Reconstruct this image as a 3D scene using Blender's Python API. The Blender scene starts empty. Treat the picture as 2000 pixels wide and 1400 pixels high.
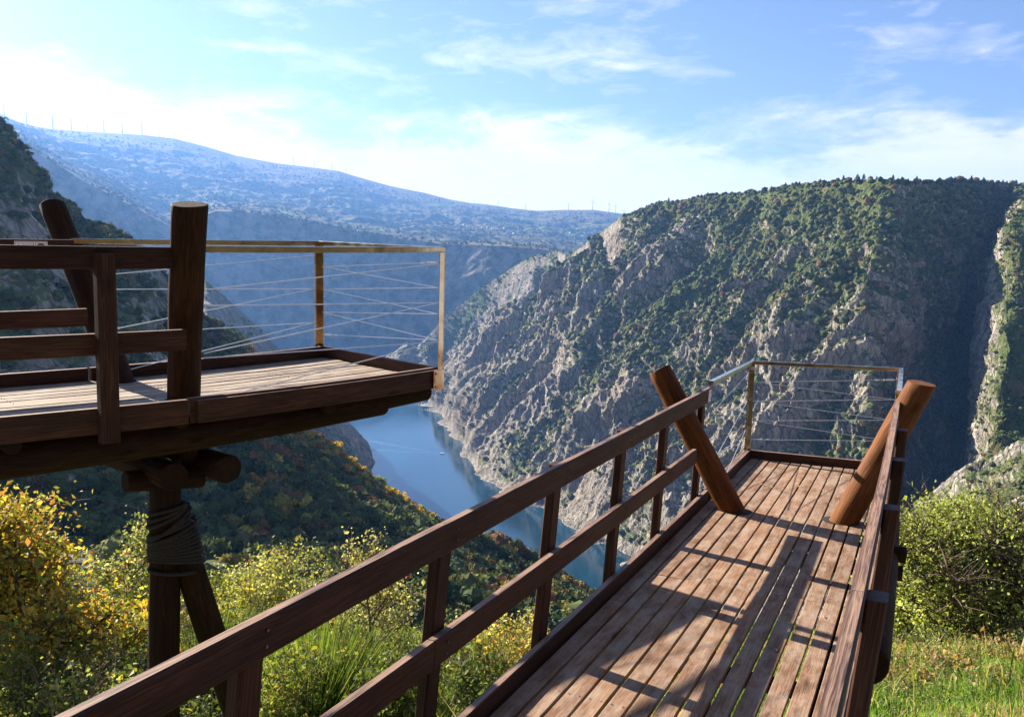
import bpy, bmesh, math, random, time
import numpy as np
from mathutils import Vector, Matrix
T0 = time.time()
R = math.radians
rng = np.random.default_rng(11)
random.seed(5)
scene = bpy.context.scene
COL = scene.collection

# ------------------------------------------------------------------ objects
def tag(o, label=None, cat=None, group=None, kind=None):
    if label: o['label'] = label
    if cat: o['category'] = cat
    if group: o['group'] = group
    if kind: o['kind'] = kind
    return o

def empty(name, loc, label, cat, group=None):
    o = bpy.data.objects.new(name, None)
    o.empty_display_size = 0.2
    COL.objects.link(o)
    o.location = loc
    return tag(o, label, cat, group)

def mesh_obj(name, V, F, mats, parent=None, smooth=False, mi=None, attrs=None, cols=None):
    """V (n,3) world coordinates, F list of index tuples or (m,k) array."""
    V = np.asarray(V, dtype=np.float32).reshape(-1, 3)
    if parent is not None:
        V = V - np.array(parent_world(parent), dtype=np.float32)
    me = bpy.data.meshes.new(name)
    if isinstance(F, np.ndarray):
        n, k = F.shape
        me.vertices.add(len(V)); me.vertices.foreach_set('co', V.ravel())
        me.loops.add(n * k); me.loops.foreach_set('vertex_index', F.astype(np.int32).ravel())
        me.polygons.add(n)
        me.polygons.foreach_set('loop_start', np.arange(0, n * k, k, dtype=np.int32))
        me.polygons.foreach_set('loop_total', np.full(n, k, dtype=np.int32))
    else:
        me.from_pydata([tuple(map(float, v)) for v in V], [], [tuple(int(i) for i in f) for f in F])
    if not isinstance(mats, (list, tuple)): mats = [mats]
    for m in mats: me.materials.append(m)
    if mi is not None: me.polygons.foreach_set('material_index', np.asarray(mi, dtype=np.int32))
    if attrs:
        for an, arr in attrs.items():
            arr = np.asarray(arr, dtype=np.float32)
            if arr.ndim == 1:
                a = me.attributes.new(an, 'FLOAT', 'POINT'); a.data.foreach_set('value', arr)
            else:
                a = me.attributes.new(an, 'FLOAT_VECTOR', 'POINT'); a.data.foreach_set('vector', arr.ravel())
    if cols is not None:
        a = me.attributes.new('tint', 'FLOAT_COLOR', 'POINT')
        c = np.ones((len(V), 4), dtype=np.float32); c[:, :3] = cols
        a.data.foreach_set('color', c.ravel())
    me.update(calc_edges=True); me.validate()
    me.polygons.foreach_set('use_smooth', np.full(len(me.polygons), bool(smooth)))
    o = bpy.data.objects.new(name, me)
    COL.objects.link(o)
    if parent is not None: o.parent = parent
    return o

def parent_world(p):
    x = Vector((0, 0, 0))
    while p is not None:
        x = x + p.location
        p = p.parent
    return (x.x, x.y, x.z)

# ------------------------------------------------------------------ camera
FPX, PITCH, ROLL = 1590.92, -0.1333, 0.0091
cp_, sp_, cr_, sr_ = math.cos(PITCH), math.sin(PITCH), math.cos(ROLL), math.sin(ROLL)
def pixdir(px, py):
    a = (px - 1000) / FPX; b = (py - 700) / FPX
    u = a * cr_ + b * sr_; v = -a * sr_ + b * cr_
    x, y, z = u, 1.0, -v
    Y = y * cp_ - z * sp_; Z = y * sp_ + z * cp_
    return np.array([x, Y, Z])
def azel(px, py):
    d = pixdir(px, py)
    return math.atan2(d[0], d[1]), d[2] / math.hypot(d[0], d[1])
def at(px, py, D):
    d = pixdir(px, py); return d / math.hypot(d[0], d[1]) * D
cam = bpy.data.cameras.new('camera'); camo = bpy.data.objects.new('camera', cam); COL.objects.link(camo)
cam.sensor_width = 36.0; cam.lens = FPX / 2000 * 36.0
cam.clip_start = 0.05; cam.clip_end = 60000
# columns: camera right, up, back in world
right = np.array([cr_, 0, 0]) ; 
ax_r = pixdir(1001, 700) - pixdir(1000, 700); ax_r /= np.linalg.norm(ax_r)
ax_u = pixdir(1000, 699) - pixdir(1000, 700); ax_u /= np.linalg.norm(ax_u)
ax_f = pixdir(1000, 700); ax_f /= np.linalg.norm(ax_f)
M = Matrix(((ax_r[0], ax_u[0], -ax_f[0], 0), (ax_r[1], ax_u[1], -ax_f[1], 0), (ax_r[2], ax_u[2], -ax_f[2], 0), (0, 0, 0, 1)))
camo.matrix_world = M
scene.camera = camo
scene.render.resolution_x = 1024; scene.render.resolution_y = 716
scene.view_settings.view_transform = 'Standard'; scene.view_settings.look = 'None'
scene.view_settings.gamma = 1.0
scene.view_settings.exposure = EXPO = 1.85
cy = scene.cycles
cy.use_denoising = True
cy.max_bounces = 8; cy.diffuse_bounces = 3; cy.glossy_bounces = 3; cy.transmission_bounces = 4
cy.transparent_max_bounces = 8; cy.volume_bounces = 0
cy.caustics_reflective = False; cy.caustics_refractive = False
cy.sample_clamp_indirect = 6.0

# ------------------------------------------------------------------ materials
def newmat(name):
    m = bpy.data.materials.new(name); m.use_nodes = True
    nt = m.node_tree; nt.nodes.clear()
    out = nt.nodes.new('ShaderNodeOutputMaterial')
    return m, nt, out
def nd(nt, typ, **kw):
    n = nt.nodes.new(typ)
    for k, v in kw.items():
        if k in n.inputs.keys() if isinstance(k, str) else False: n.inputs[k].default_value = v
        else: setattr(n, k, v)
    return n
def setin(n, **kw):
    for k, v in kw.items(): n.inputs[k.replace('_', ' ')].default_value = v
    return n
def lk(nt, a, b): nt.links.new(a, b)
def noise(nt, vec, scale, detail=4, rough=.55, dist=0.0):
    n = nt.nodes.new('ShaderNodeTexNoise'); n.inputs['Scale'].default_value = scale
    n.inputs['Detail'].default_value = detail; n.inputs['Roughness'].default_value = rough
    n.inputs['Distortion'].default_value = dist
    if vec is not None: lk(nt, vec, n.inputs['Vector'])
    return n.outputs['Fac']
def ramp(nt, fac, stops, interp='LINEAR'):
    n = nt.nodes.new('ShaderNodeValToRGB'); n.color_ramp.interpolation = interp
    e = n.color_ramp.elements
    while len(e) > len(stops): e.remove(e[-1])
    while len(e) < len(stops): e.new(1.0)
    for i, (p, c) in enumerate(stops):
        e[i].position = p
        e[i].color = (c, c, c, 1) if not isinstance(c, (tuple, list)) else (*c, 1)
    lk(nt, fac, n.inputs['Fac'])
    return n.outputs['Color']
def mixc(nt, fac, a, b, mode='MIX'):
    n = nt.nodes.new('ShaderNodeMix'); n.data_type = 'RGBA'; n.blend_type = mode
    for s, v in ((0, fac), (6, a), (7, b)):
        if isinstance(v, bpy.types.NodeSocket): lk(nt, v, n.inputs[s])
        elif isinstance(v, (int, float)): n.inputs[s].default_value = v
        else: n.inputs[s].default_value = (*v, 1)
    return n.outputs[2]
def mth(nt, op, a, b=None, c=None, clamp=False):
    n = nt.nodes.new('ShaderNodeMath'); n.operation = op; n.use_clamp = clamp
    for i, v in enumerate((a, b, c)):
        if v is None: continue
        if isinstance(v, bpy.types.NodeSocket): lk(nt, v, n.inputs[i])
        else: n.inputs[i].default_value = v
    return n.outputs[0]
def vmap(nt, vec, scale=(1, 1, 1), rot=(0, 0, 0)):
    n = nt.nodes.new('ShaderNodeMapping'); n.inputs['Scale'].default_value = scale; n.inputs['Rotation'].default_value = rot
    lk(nt, vec, n.inputs['Vector']); return n.outputs['Vector']
def attr(nt, name, out='Fac'):
    n = nt.nodes.new('ShaderNodeAttribute'); n.attribute_name = name; return n.outputs[out]
def bump(nt, h, strength, dist):
    n = nt.nodes.new('ShaderNodeBump'); n.inputs['Strength'].default_value = strength; n.inputs['Distance'].default_value = dist
    lk(nt, h, n.inputs['Height']); return n.outputs['Normal']
def prin(nt, out, color, rough=.8, metal=0.0, normal=None, spec=.5):
    p = nt.nodes.new('ShaderNodeBsdfPrincipled')
    for k, v in (('Base Color', color), ('Roughness', rough), ('Metallic', metal), ('Specular IOR Level', spec)):
        if isinstance(v, bpy.types.NodeSocket): lk(nt, v, p.inputs[k])
        elif isinstance(v, (tuple, list)): p.inputs[k].default_value = (*v, 1)
        else: p.inputs[k].default_value = v
    if normal is not None: lk(nt, normal, p.inputs['Normal'])
    if out is not None: lk(nt, p.outputs[0], out.inputs['Surface'])
    return p

def plain(name, color, rough=.7, metal=0.0, vary=.15, scale=8.0, spec=.5):
    m, nt, out = newmat(name)
    g = nt.nodes.new('ShaderNodeNewGeometry')
    n = noise(nt, g.outputs['Position'], scale, 4)
    c = ramp(nt, n, [(.25, tuple(x * (1 - vary) for x in color)), (.75, tuple(min(1, x * (1 + vary)) for x in color))])
    prin(nt, out, c, rough, metal, spec=spec)
    return m

# ------------------------------------------------------------------ numpy noise
def _mk(seed):
    r = np.random.default_rng(seed)
    P = r.permutation(256).astype(np.int32); P = np.concatenate([P, P, P])
    g = r.normal(size=(256, 3)).astype(np.float32); g /= np.linalg.norm(g, axis=1)[:, None]
    return P, g
_N = [_mk(100 + i) for i in range(4)]
def perlin(p, seed=0):
    P, G = _N[seed % 4]
    p = np.asarray(p, dtype=np.float32) + np.float32(seed * 17.37)
    i = np.floor(p).astype(np.int32); f = p - i; i &= 255
    u = f * f * f * (f * (f * 6 - 15) + 10)
    res = None
    out = np.zeros(len(p), np.float32)
    for dx in (0, 1):
        wx = u[:, 0] if dx else 1 - u[:, 0]
        a = P[i[:, 0] + dx]
        for dy in (0, 1):
            wy = u[:, 1] if dy else 1 - u[:, 1]
            b = P[a + i[:, 1] + dy]
            for dz in (0, 1):
                wz = u[:, 2] if dz else 1 - u[:, 2]
                g = G[P[b + i[:, 2] + dz] & 255]
                out += wx * wy * wz * (g[:, 0] * (f[:, 0] - dx) + g[:, 1] * (f[:, 1] - dy) + g[:, 2] * (f[:, 2] - dz))
    return out * 1.6
def fbm(p, o=4, seed=0):
    s = 0; a = 1; t = 0
    for k in range(o):
        s = s + a * perlin(p * (2.03 ** k), seed + k); t += a; a *= .5
    return s / t
def ridged(p, o=3, seed=0):
    s = 0; a = 1; t = 0
    for k in range(o):
        s = s + a * (1 - np.abs(perlin(p * (2.07 ** k), seed + k)) * 2.2); t += a; a *= .5
    return s / t
# ------------------------------------------------------------------ world, sun, haze
SUN_AZ, SUN_EL = R(-50), R(26.5)
world = bpy.data.worlds.new('World'); scene.world = world; world.use_nodes = True
nt = world.node_tree; nt.nodes.clear()
wo = nt.nodes.new('ShaderNodeOutputWorld'); bg = nt.nodes.new('ShaderNodeBackground')
sky = nt.nodes.new('ShaderNodeTexSky'); sky.sky_type = 'NISHITA'; sky.sun_disc = False
sky.sun_elevation = SUN_EL; sky.sun_rotation = SUN_AZ; sky.altitude = 600; sky.air_density = 1.0; sky.dust_density = .6; sky.ozone_density = 1.6
tc = nt.nodes.new('ShaderNodeTexCoord'); sep = nt.nodes.new('ShaderNodeSeparateXYZ'); lk(nt, tc.outputs['Generated'], sep.inputs[0])
X, Y, Z = sep.outputs
zc = mth(nt, 'MAXIMUM', Z, .012)
px_ = mth(nt, 'DIVIDE', X, mth(nt, 'ADD', zc, .10)); py_ = mth(nt, 'DIVIDE', Y, mth(nt, 'ADD', zc, .10))
cmb = nt.nodes.new('ShaderNodeCombineXYZ'); lk(nt, px_, cmb.inputs[0]); lk(nt, py_, cmb.inputs[1])
# streets of cloud drawn out along one wind direction
azi = mth(nt, 'ARCTAN2', X, Y)
elev = mth(nt, 'DIVIDE', Z, mth(nt, 'SQRT', mth(nt, 'ADD', mth(nt, 'MULTIPLY', X, X), mth(nt, 'MULTIPLY', Y, Y))))
ce = nt.nodes.new('ShaderNodeCombineXYZ'); lk(nt, azi, ce.inputs[0]); lk(nt, elev, ce.inputs[1])
cv = vmap(nt, ce.outputs[0], (4.2, 13.0, 1), (0, 0, R(9)))
n1 = noise(nt, cv, 1.0, 10, .62, .35)
n2 = noise(nt, vmap(nt, ce.outputs[0], (2.2, 6.5, 1), (0, 0, R(4))), .9, 4, .5, .2)
n3 = noise(nt, vmap(nt, ce.outputs[0], (14, 44, 1), (0, 0, R(10))), 1.0, 6, .6, .8)
# elevation profile: much cloud low down, thin veils above
elev = mth(nt, 'DIVIDE', Z, mth(nt, 'SQRT', mth(nt, 'ADD', mth(nt, 'MULTIPLY', X, X), mth(nt, 'MULTIPLY', Y, Y))))
azi = mth(nt, 'ARCTAN2', X, Y)
# lower edge of the veil climbs towards the sun side
top = mth(nt, 'SUBTRACT', .185, mth(nt, 'MULTIPLY', azi, .05))
low = mth(nt, 'SUBTRACT', 1.0, mth(nt, 'DIVIDE', elev, top), clamp=True)
cov = mth(nt, 'ADD', .03, mth(nt, 'ADD', mth(nt, 'MULTIPLY', low, 1.25), mth(nt, 'MULTIPLY', mth(nt, 'SUBTRACT', n2, .5), .75)))
base = mth(nt, 'ADD', mth(nt, 'ADD', mth(nt, 'MULTIPLY', mth(nt, 'SUBTRACT', n1, .5), 1.7), mth(nt, 'MULTIPLY', mth(nt, 'SUBTRACT', n3, .5), .55)), cov)
cl = ramp(nt, base, [(.06, 0.0), (.24, .25), (.40, .75), (.62, 1.0)])
# a few separate wisps higher up
wn = noise(nt, vmap(nt, ce.outputs[0], (9, 26, 1), (0, 0, R(-12))), 1.0, 8, .66, 1.0)
def blob(az0, el0, ra, re):
    a = mth(nt, 'DIVIDE', mth(nt, 'SUBTRACT', azi, az0), ra); b = mth(nt, 'DIVIDE', mth(nt, 'SUBTRACT', elev, el0), re)
    return mth(nt, 'SUBTRACT', 1.0, mth(nt, 'SQRT', mth(nt, 'ADD', mth(nt, 'MULTIPLY', a, a), mth(nt, 'MULTIPLY', b, b))), clamp=True)
WISP = [(1040, 108, .19, .055), (860, 120, .07, .02), (1820, 238, .16, .022), (1220, 130, .07, .012), (480, 90, .09, .012)]
wsum = None
for (wx, wy, wr, we) in WISP:
    a_, e_ = azel(wx, wy)
    b_ = blob(a_, e_, wr, we)
    wsum = b_ if wsum is None else mth(nt, 'MAXIMUM', wsum, b_)
wis = ramp(nt, mth(nt, 'ADD', mth(nt, 'MULTIPLY', wsum, .62), mth(nt, 'MULTIPLY', mth(nt, 'SUBTRACT', wn, .5), 1.3)), [(.30, 0.0), (.75, .62)])
cl = mixc(nt, mth(nt, 'MULTIPLY', mth(nt, 'GREATER_THAN', wsum, .001), 1.0), cl, mixc(nt, 1.0, cl, wis, 'SCREEN'))
# cloud light: brighter close to the sun
sdir = nt.nodes.new('ShaderNodeVectorMath'); sdir.operation = 'DOT_PRODUCT'
lk(nt, tc.outputs['Generated'], sdir.inputs[0])
sdir.inputs[1].default_value = (math.sin(SUN_AZ) * math.cos(SUN_EL), math.cos(SUN_AZ) * math.cos(SUN_EL), math.sin(SUN_EL))
glow = mth(nt, 'POWER', mth(nt, 'MAXIMUM', sdir.outputs['Value'], 0.0), 3.0)
cloudc = mixc(nt, glow, (7.6, 7.0, 6.6), (8.6, 7.9, 7.3))
skyt = mixc(nt, 1.0, sky.outputs['Color'], (.74, .72, .84), 'MULTIPLY')
skyc = mixc(nt, cl, skyt, cloudc)
lk(nt, skyc, bg.inputs['Color']); bg.inputs['Strength'].default_value = SKYS = 0.055
lk(nt, bg.outputs[0], wo.inputs['Surface'])

sl = bpy.data.lights.new('sun', 'SUN'); sl.energy = 5.0; sl.angle = R(.53); sl.color = (1.0, .90, .76)
so = bpy.data.objects.new('sun', sl); COL.objects.link(so)
sd = Vector((math.sin(SUN_AZ) * math.cos(SUN_EL), math.cos(SUN_AZ) * math.cos(SUN_EL), math.sin(SUN_EL)))
so.rotation_euler = sd.to_track_quat('Z', 'Y').to_euler()

def box_mesh(x0, x1, y0, y1, z0, z1):
    V = [(x, y, z) for z in (z0, z1) for y in (y0, y1) for x in (x0, x1)]
    F = [(0, 2, 3, 1), (4, 5, 7, 6), (0, 1, 5, 4), (2, 6, 7, 3), (0, 4, 6, 2), (1, 3, 7, 5)]
    return V, F
HZ_DENS = .66e-4
def build_haze(zlow, ztop):
    m, nt, out = newmat('air')
    pv = nt.nodes.new('ShaderNodeVolumePrincipled')
    pv.inputs['Color'].default_value = (.19, .44, 1.0, 1); pv.inputs['Density'].default_value = HZ_DENS
    pv.inputs['Anisotropy'].default_value = .35
    lk(nt, pv.outputs[0], out.inputs['Volume'])
    m.cycles.homogeneous_volume = True
    V, F = box_mesh(-9000, 9000, -400, 12300, zlow, ztop)
    o = mesh_obj('haze', V, F, m)
    tag(o, 'pale blue haze filling the air of the canyon', 'haze', kind='stuff')
# ------------------------------------------------------------------ terrain
WATER_Z = -350.0
def node(px, D, py=None, z=None):
    a, e = azel(px, py if py is not None else 700)
    if D is None: D = WATER_Z / e
    return (a, D, z if z is not None else e * D)
def curve(nodes):
    n = sorted(node(*q[:2], **q[2]) for q in nodes)
    return np.array(n)
P_ = lambda py: dict(py=py)
Z_ = lambda z: dict(z=z)
C = []
C.append([(1000, 1.2, Z_(-4.6))])
C.append([(-300, 9, Z_(-6.3)), (600, 9, Z_(-6.1)), (1000, 9, Z_(-5.9)), (1500, 9, Z_(-5.5)), (2300, 9, P_(1410))])
C.append([(-300, 20, P_(1250)), (600, 21, P_(1262)), (1000, 19, P_(1285)), (1300, 18, P_(1300)), (1700, 22, P_(1262)), (2000, 22, P_(1262)), (2300, 22, P_(1262))])
C.append([(-300, 110, P_(1330)), (1000, 110, P_(1340)), (2300, 120, P_(1340))])
C.append([(-300, 240, P_(900)), (0, 230, P_(930)), (400, 220, P_(985)), (600, 215, P_(1040)), (800, 200, P_(1100)), (1000, 190, P_(1160)), (1200, 180, P_(1235)), (1400, 180, P_(1300)), (1700, 220, P_(1250)), (1850, 260, P_(1160)), (2000, 300, P_(1100)), (2300, 320, P_(1050))])
c5 = [(-500, -60), (-300, 60), (0, 243), (25, 262), (60, 312), (85, 345), (110, 384), (140, 402), (165, 430), (210, 446), (255, 466), (290, 500), (340, 560), (390, 622), (440, 645), (480, 672), (520, 745), (560, 808), (600, 845), (640, 866), (690, 908), (740, 946), (800, 988), (850, 1020), (890, 1040), (950, 1072), (1000, 1092), (1060, 1122), (1130, 1162), (1180, 1186), (1250, 1225), (1400, 1300)]
d5 = lambda px: float(np.interp(px, [0, 400, 520, 640, 900, 1180, 1400], [470, 470, 450, 430, 350, 290, 270]))
C.append([(x, d5(x), P_(y)) for x, y in c5] + [(1600, 300, P_(1270)), (1700, 350, P_(1190)), (1770, 400, P_(1125)), (1850, 450, P_(1055)), (2000, 500, P_(970)), (2300, 520, P_(900))])
C.append([(-300, 760, Z_(-60)), (300, 760, Z_(-150)), (600, 720, Z_(-300)), (728, 690, Z_(-356)), (1000, 640, Z_(-356)), (1180, 560, Z_(-356)), (1600, 500, Z_(-356)), (1700, 450, Z_(-255)), (1770, 490, P_(1112)), (1850, 590, P_(1005)), (2000, 690, P_(880)), (2300, 700, P_(800))])
C.append([(-300, 1350, P_(430)), (200, 1350, P_(500)), (300, 1350, P_(525)), (370, 1350, P_(560)), (400, 1350, P_(546)), (440, 1350, P_(580)), (500, 1360, P_(632)), (550, 1370, P_(682)), (600, 1380, P_(748)), (650, 1390, P_(800)), (690, 1390, P_(832)), (715, 1390, P_(862)), (728, 1390, P_(888)), (745, 1380, Z_(-368)), (760, 1350, Z_(-368)), (900, 1100, Z_(-368)), (1000, 900, Z_(-368)), (1180, 720, Z_(-368)), (1600, 540, Z_(-365)), (1700, 540, Z_(-330)), (1745, 590, P_(1112)), (1770, 620, P_(1062)), (1810, 680, P_(1010)), (1850, 730, P_(965)), (1882, 790, P_(895)), (1905, 840, P_(800)), (1924, 890, P_(705)), (1940, 950, P_(615)), (1956, 1000, P_(530)), (1978, 1060, P_(450)), (2003, 1120, P_(398)), (2050, 1200, P_(368)), (2300, 1300, P_(345))])
C.append([(-300, 1600, Z_(-368)), (728, 1550, Z_(-368)), (760, 1450, Z_(-368)), (900, 1200, Z_(-368)), (1000, 960, Z_(-368)), (1180, 780, Z_(-368)), (1600, 580, Z_(-360)), (1700, 610, Z_(-352)), (1745, 800, Z_(-345)), (1770, 850, Z_(-340)), (1850, 900, P_(990)), (1882, 980, P_(930)), (1897, 1050, P_(850)), (1930, 1150, P_(690)), (1965, 1290, P_(520)), (1990, 1340, P_(432)), (2050, 1400, P_(398)), (2300, 1450, P_(382))])
sh = [(790, 757), (830, 778), (850, 798), (875, 826), (892, 850), (905, 880), (930, 925), (1000, 972), (1090, 1020), (1170, 1056), (1250, 1100), (1400, 1190), (1550, 1290), (1640, 1345)]
C.append([(-300, 2200, Z_(-368)), (728, 2200, Z_(-368)), (765, 2150, Z_(-368))] + [(x, None, P_(y)) for x, y in sh] + [(1700, 680, Z_(-345)), (1745, 870, Z_(-338)), (1770, 920, P_(1030)), (1850, 1000, P_(930)), (1882, 1080, P_(870)), (1900, 1150, P_(790)), (1930, 1250, P_(640)), (1965, 1380, P_(490)), (1990, 1430, P_(420)), (2050, 1480, P_(390)), (2300, 1520, P_(375))])
c12 = [(-300, 2420, Z_(-368)), (742, 2420, Z_(-368)), (756, 2450, P_(702)), (775, 2450, P_(684)), (795, 2450, P_(668)), (815, 2450, P_(680)), (835, 2450, P_(655)), (870, 2450, P_(618)), (930, 2430, P_(570)), (1000, 2400, P_(522)), (1050, 2350, P_(497)), (1090, 2300, P_(488)), (1108, 2150, P_(500)), (1150, 1800, P_(470)), (1210, 1650, P_(426)), (1250, 1580, P_(408)), (1300, 1520, P_(394)), (1380, 1430, P_(385)), (1480, 1310, P_(373)), (1560, 1220, P_(361)), (1640, 1160, P_(350)), (1700, 1125, P_(347)), (1750, 1105, P_(350)), (1790, 1130, P_(352)), (1830, 1210, P_(354)), (1880, 1350, P_(350)), (1950, 1540, P_(355)), (2000, 1620, P_(360)), (2300, 1720, P_(375))]
W16 = [(-300, 3300, P_(235)), (0, 3300, P_(258)), (60, 3300, P_(292)), (160, 3300, P_(352)), (250, 3350, P_(398)), (330, 3400, P_(442)), (370, 3450, P_(432)), (420, 3500, P_(412)), (480, 3500, P_(414)), (560, 3500, P_(424)), (640, 3450, P_(440)), (700, 3500, P_(452)), (800, 3450, P_(468)), (860, 3400, P_(476)), (960, 3300, P_(480)), (1060, 3350, P_(488)), (1100, 3400, P_(496)), (1200, 3500, P_(505)), (2300, 3500, P_(500))]
c9n = curve(C[9]); c12n = curve(c12)
def blendcurve(a, b, f, g, az):
    Da, Db = np.interp(az, a[:, 0], a[:, 1]), np.interp(az, b[:, 0], b[:, 1])
    za, zb = np.interp(az, a[:, 0], a[:, 2]), np.interp(az, b[:, 0], b[:, 2])
    return Da + f * (Db - Da), za + g * (zb - za)
azs = np.concatenate([np.linspace(R(-76), R(-35), 90, endpoint=False), np.linspace(R(-35), R(34.5), 1500), np.linspace(R(34.5), R(62), 61)[1:]])
NA = len(azs)
def ev(nodes):
    n = curve(nodes); return np.interp(azs, n[:, 0], n[:, 1]), np.interp(azs, n[:, 0], n[:, 2])
K = [ev(c) for c in C]
K.append(blendcurve(c9n, c12n, .20, .34, azs))
K.append(blendcurve(c9n, c12n, .56, .70, azs))
px11 = [(840, 770), (870, 728), (900, 698), (950, 655), (1000, 605), (1050, 560), (1100, 518), (1140, 488), (1180, 458)]
n11 = curve([(x, 1500 + (1180 - x) * 1.1, P_(y)) for x, y in px11])
g11 = np.clip((azel(1215, 500)[0] - azs) / R(1.6), 0, 1) * np.clip((azs - azel(835, 700)[0]) / R(.8), 0, 1)
K[11] = (K[11][0] * (1 - g11) + np.interp(azs, n11[:, 0], n11[:, 1]) * g11, K[11][1] * (1 - g11) + np.interp(azs, n11[:, 0], n11[:, 2]) * g11)
K.append(ev(c12))
D12, Z12 = K[12]
az1210, az1260 = azel(1210, 450)[0], azel(1260, 450)[0]
t_ = np.clip((azs - az1210) / (az1260 - az1210), 0, 1)
K.append((D12 + 380, (1 - t_) * -364 + t_ * (Z12 - 110)))
c16D = np.interp(azs, curve(W16)[:, 0], curve(W16)[:, 1]) - 240
K.append((c16D, np.full(NA, -362.0) * (1 - t_) + t_ * -150))
w16 = W16
c16n = curve(w16)
w14 = np.stack([azs, K[14][0], K[14][1]], 1)
K.append(blendcurve(w14, c16n, .5, .52, azs))
K.append(ev(w16))
K.append((K[16][0] + 800, K[16][1] * (K[16][0] + 800) / K[16][0] + 14))
c18 = [(-300, 5800, P_(225)), (0, 5800, P_(248)), (60, 5800, P_(272)), (160, 5800, P_(322)), (250, 5800, P_(352)), (330, 5800, P_(375)), (420, 5800, P_(388)), (600, 5800, P_(408)), (800, 5800, P_(436)), (1000, 5800, P_(452)), (1200, 5800, P_(470)), (2300, 5800, P_(480))]
K.append(ev(c18))
c19 = [(-500, 8000, P_(200)), (-300, 8000, P_(205)), (0, 8000, P_(222)), (30, 8000, P_(236)), (60, 8000, P_(245)), (100, 8000, P_(252)), (160, 8000, P_(257)), (250, 8000, P_(262)), (290, 8000, P_(265)), (340, 8000, P_(271)), (400, 8000, P_(286)), (460, 8000, P_(304)), (540, 8000, P_(319)), (600, 8000, P_(326)), (660, 8000, P_(334)), (700, 8000, P_(346)), (760, 8000, P_(363)), (830, 8000, P_(377)), (880, 8000, P_(390)), (920, 7900, P_(397)), (950, 7900, P_(399)), (1000, 7800, P_(407)), (1050, 7800, P_(412)), (1100, 7800, P_(410)), (1160, 7800, P_(410)), (1210, 7800, P_(417)), (1300, 7800, P_(428)), (2300, 7800, P_(430))]
K.append(ev(c19))
K.append((K[19][0] + 3500, K[19][1] - 900))
seg = [26, 60, 16, 90, 130, 26, 110, 16, 26, 170, 180, 190, 20, 8, 90, 100, 60, 70, 90, 8]
#        0    1    2    3    4    5    6    7    8    9   10   11   12   13  14   15   16   17   18   19   20
rough = [.1, .25, .6, 5, 9, 9, 8, 20, 5, 11, 40, 40, 18, 5, 30, 60, 22, 34, 90, 14, 10]
us = np.concatenate([k + np.linspace(0, 1, n, endpoint=False) for k, n in enumerate(seg)] + [[20.0]])
NU = len(us)
KD = np.array([k[0] for k in K]); KZ = np.array([k[1] for k in K])
ki = np.minimum(us.astype(int), 19); kf = (us - ki)[:, None]
# monotone-ish cubic easing only across z to round the slope breaks a little
D = KD[ki] * (1 - kf) + KD[ki + 1] * kf
Zz = KZ[ki] * (1 - kf) + KZ[ki + 1] * kf
RGH = np.interp(us, range(21), rough)[:, None] * np.ones(NA)
az1150 = azel(1180, 700)[0]; tl = np.clip((az1150 - azs) / R(5), 0, 1)
roughl = list(rough); roughl[10:12] = [44, 40]
RGH = RGH * (1 - tl) + np.interp(us, range(21), roughl)[:, None] * tl
roughq = list(rough); roughq[5:11] = [14, 18, 24, 26, 30, 32]
tq = np.clip((azs - azel(1690, 900)[0]) / R(2.5), 0, 1)
RGH = RGH * (1 - tq) + np.interp(us, range(21), roughq)[:, None] * tq
def smooth_rows(A, n):
    for _ in range(n):
        B = A.copy(); B[1:-1] = (A[:-2] + 2 * A[1:-1] + A[2:]) / 4; A = B
    return A
# keep the silhouettes of the crests but soften the straight facets between
f11 = np.clip(us - 11, 0, 1)[:, None] * (us < 12)[:, None]
Zz = Zz - 120 * np.sin(np.pi * f11) * 1.9 * g11[None, :]
Zs = smooth_rows(Zz, 12)
isl = np.isin(np.arange(NU), [int(np.searchsorted(us, c)) for c in (5, 7, 11, 12, 16, 19)])
keep = np.zeros(NU)
for r_ in np.where(isl)[0]:
    keep = np.maximum(keep, np.exp(-((np.arange(NU) - r_) / 9.0) ** 2))
keep[:int(np.searchsorted(us, 2.2))] = 1
Zz = Zz * keep[:, None] + Zs * (1 - keep[:, None])
AZ = np.ones((NU, 1)) * azs[None, :]
Px, Py, Pz = (np.sin(AZ) * D).ravel(), (np.cos(AZ) * D).ravel(), Zz.ravel()
P3 = np.stack([Px, Py, Pz], 1).astype(np.float32)
uf = np.repeat(us, NA)
# surface normal of the smooth base
def grid_normals(P):
    G = P.reshape(NU, NA, 3)
    du = np.gradient(G, axis=0); dv = np.gradient(G, axis=1)
    n = np.cross(dv, du); n /= (np.linalg.norm(n, axis=2, keepdims=True) + 1e-9)
    n[n[..., 2] < 0] *= -1
    return n.reshape(-1, 3)
N0 = grid_normals(P3).astype(np.float32)
rg = RGH.ravel().astype(np.float32)
far = np.clip((uf - 13.5) / 1.0, 0, 1)
zoneR = ((uf > 8.2) & (uf < 13)).astype(np.float32)
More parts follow.
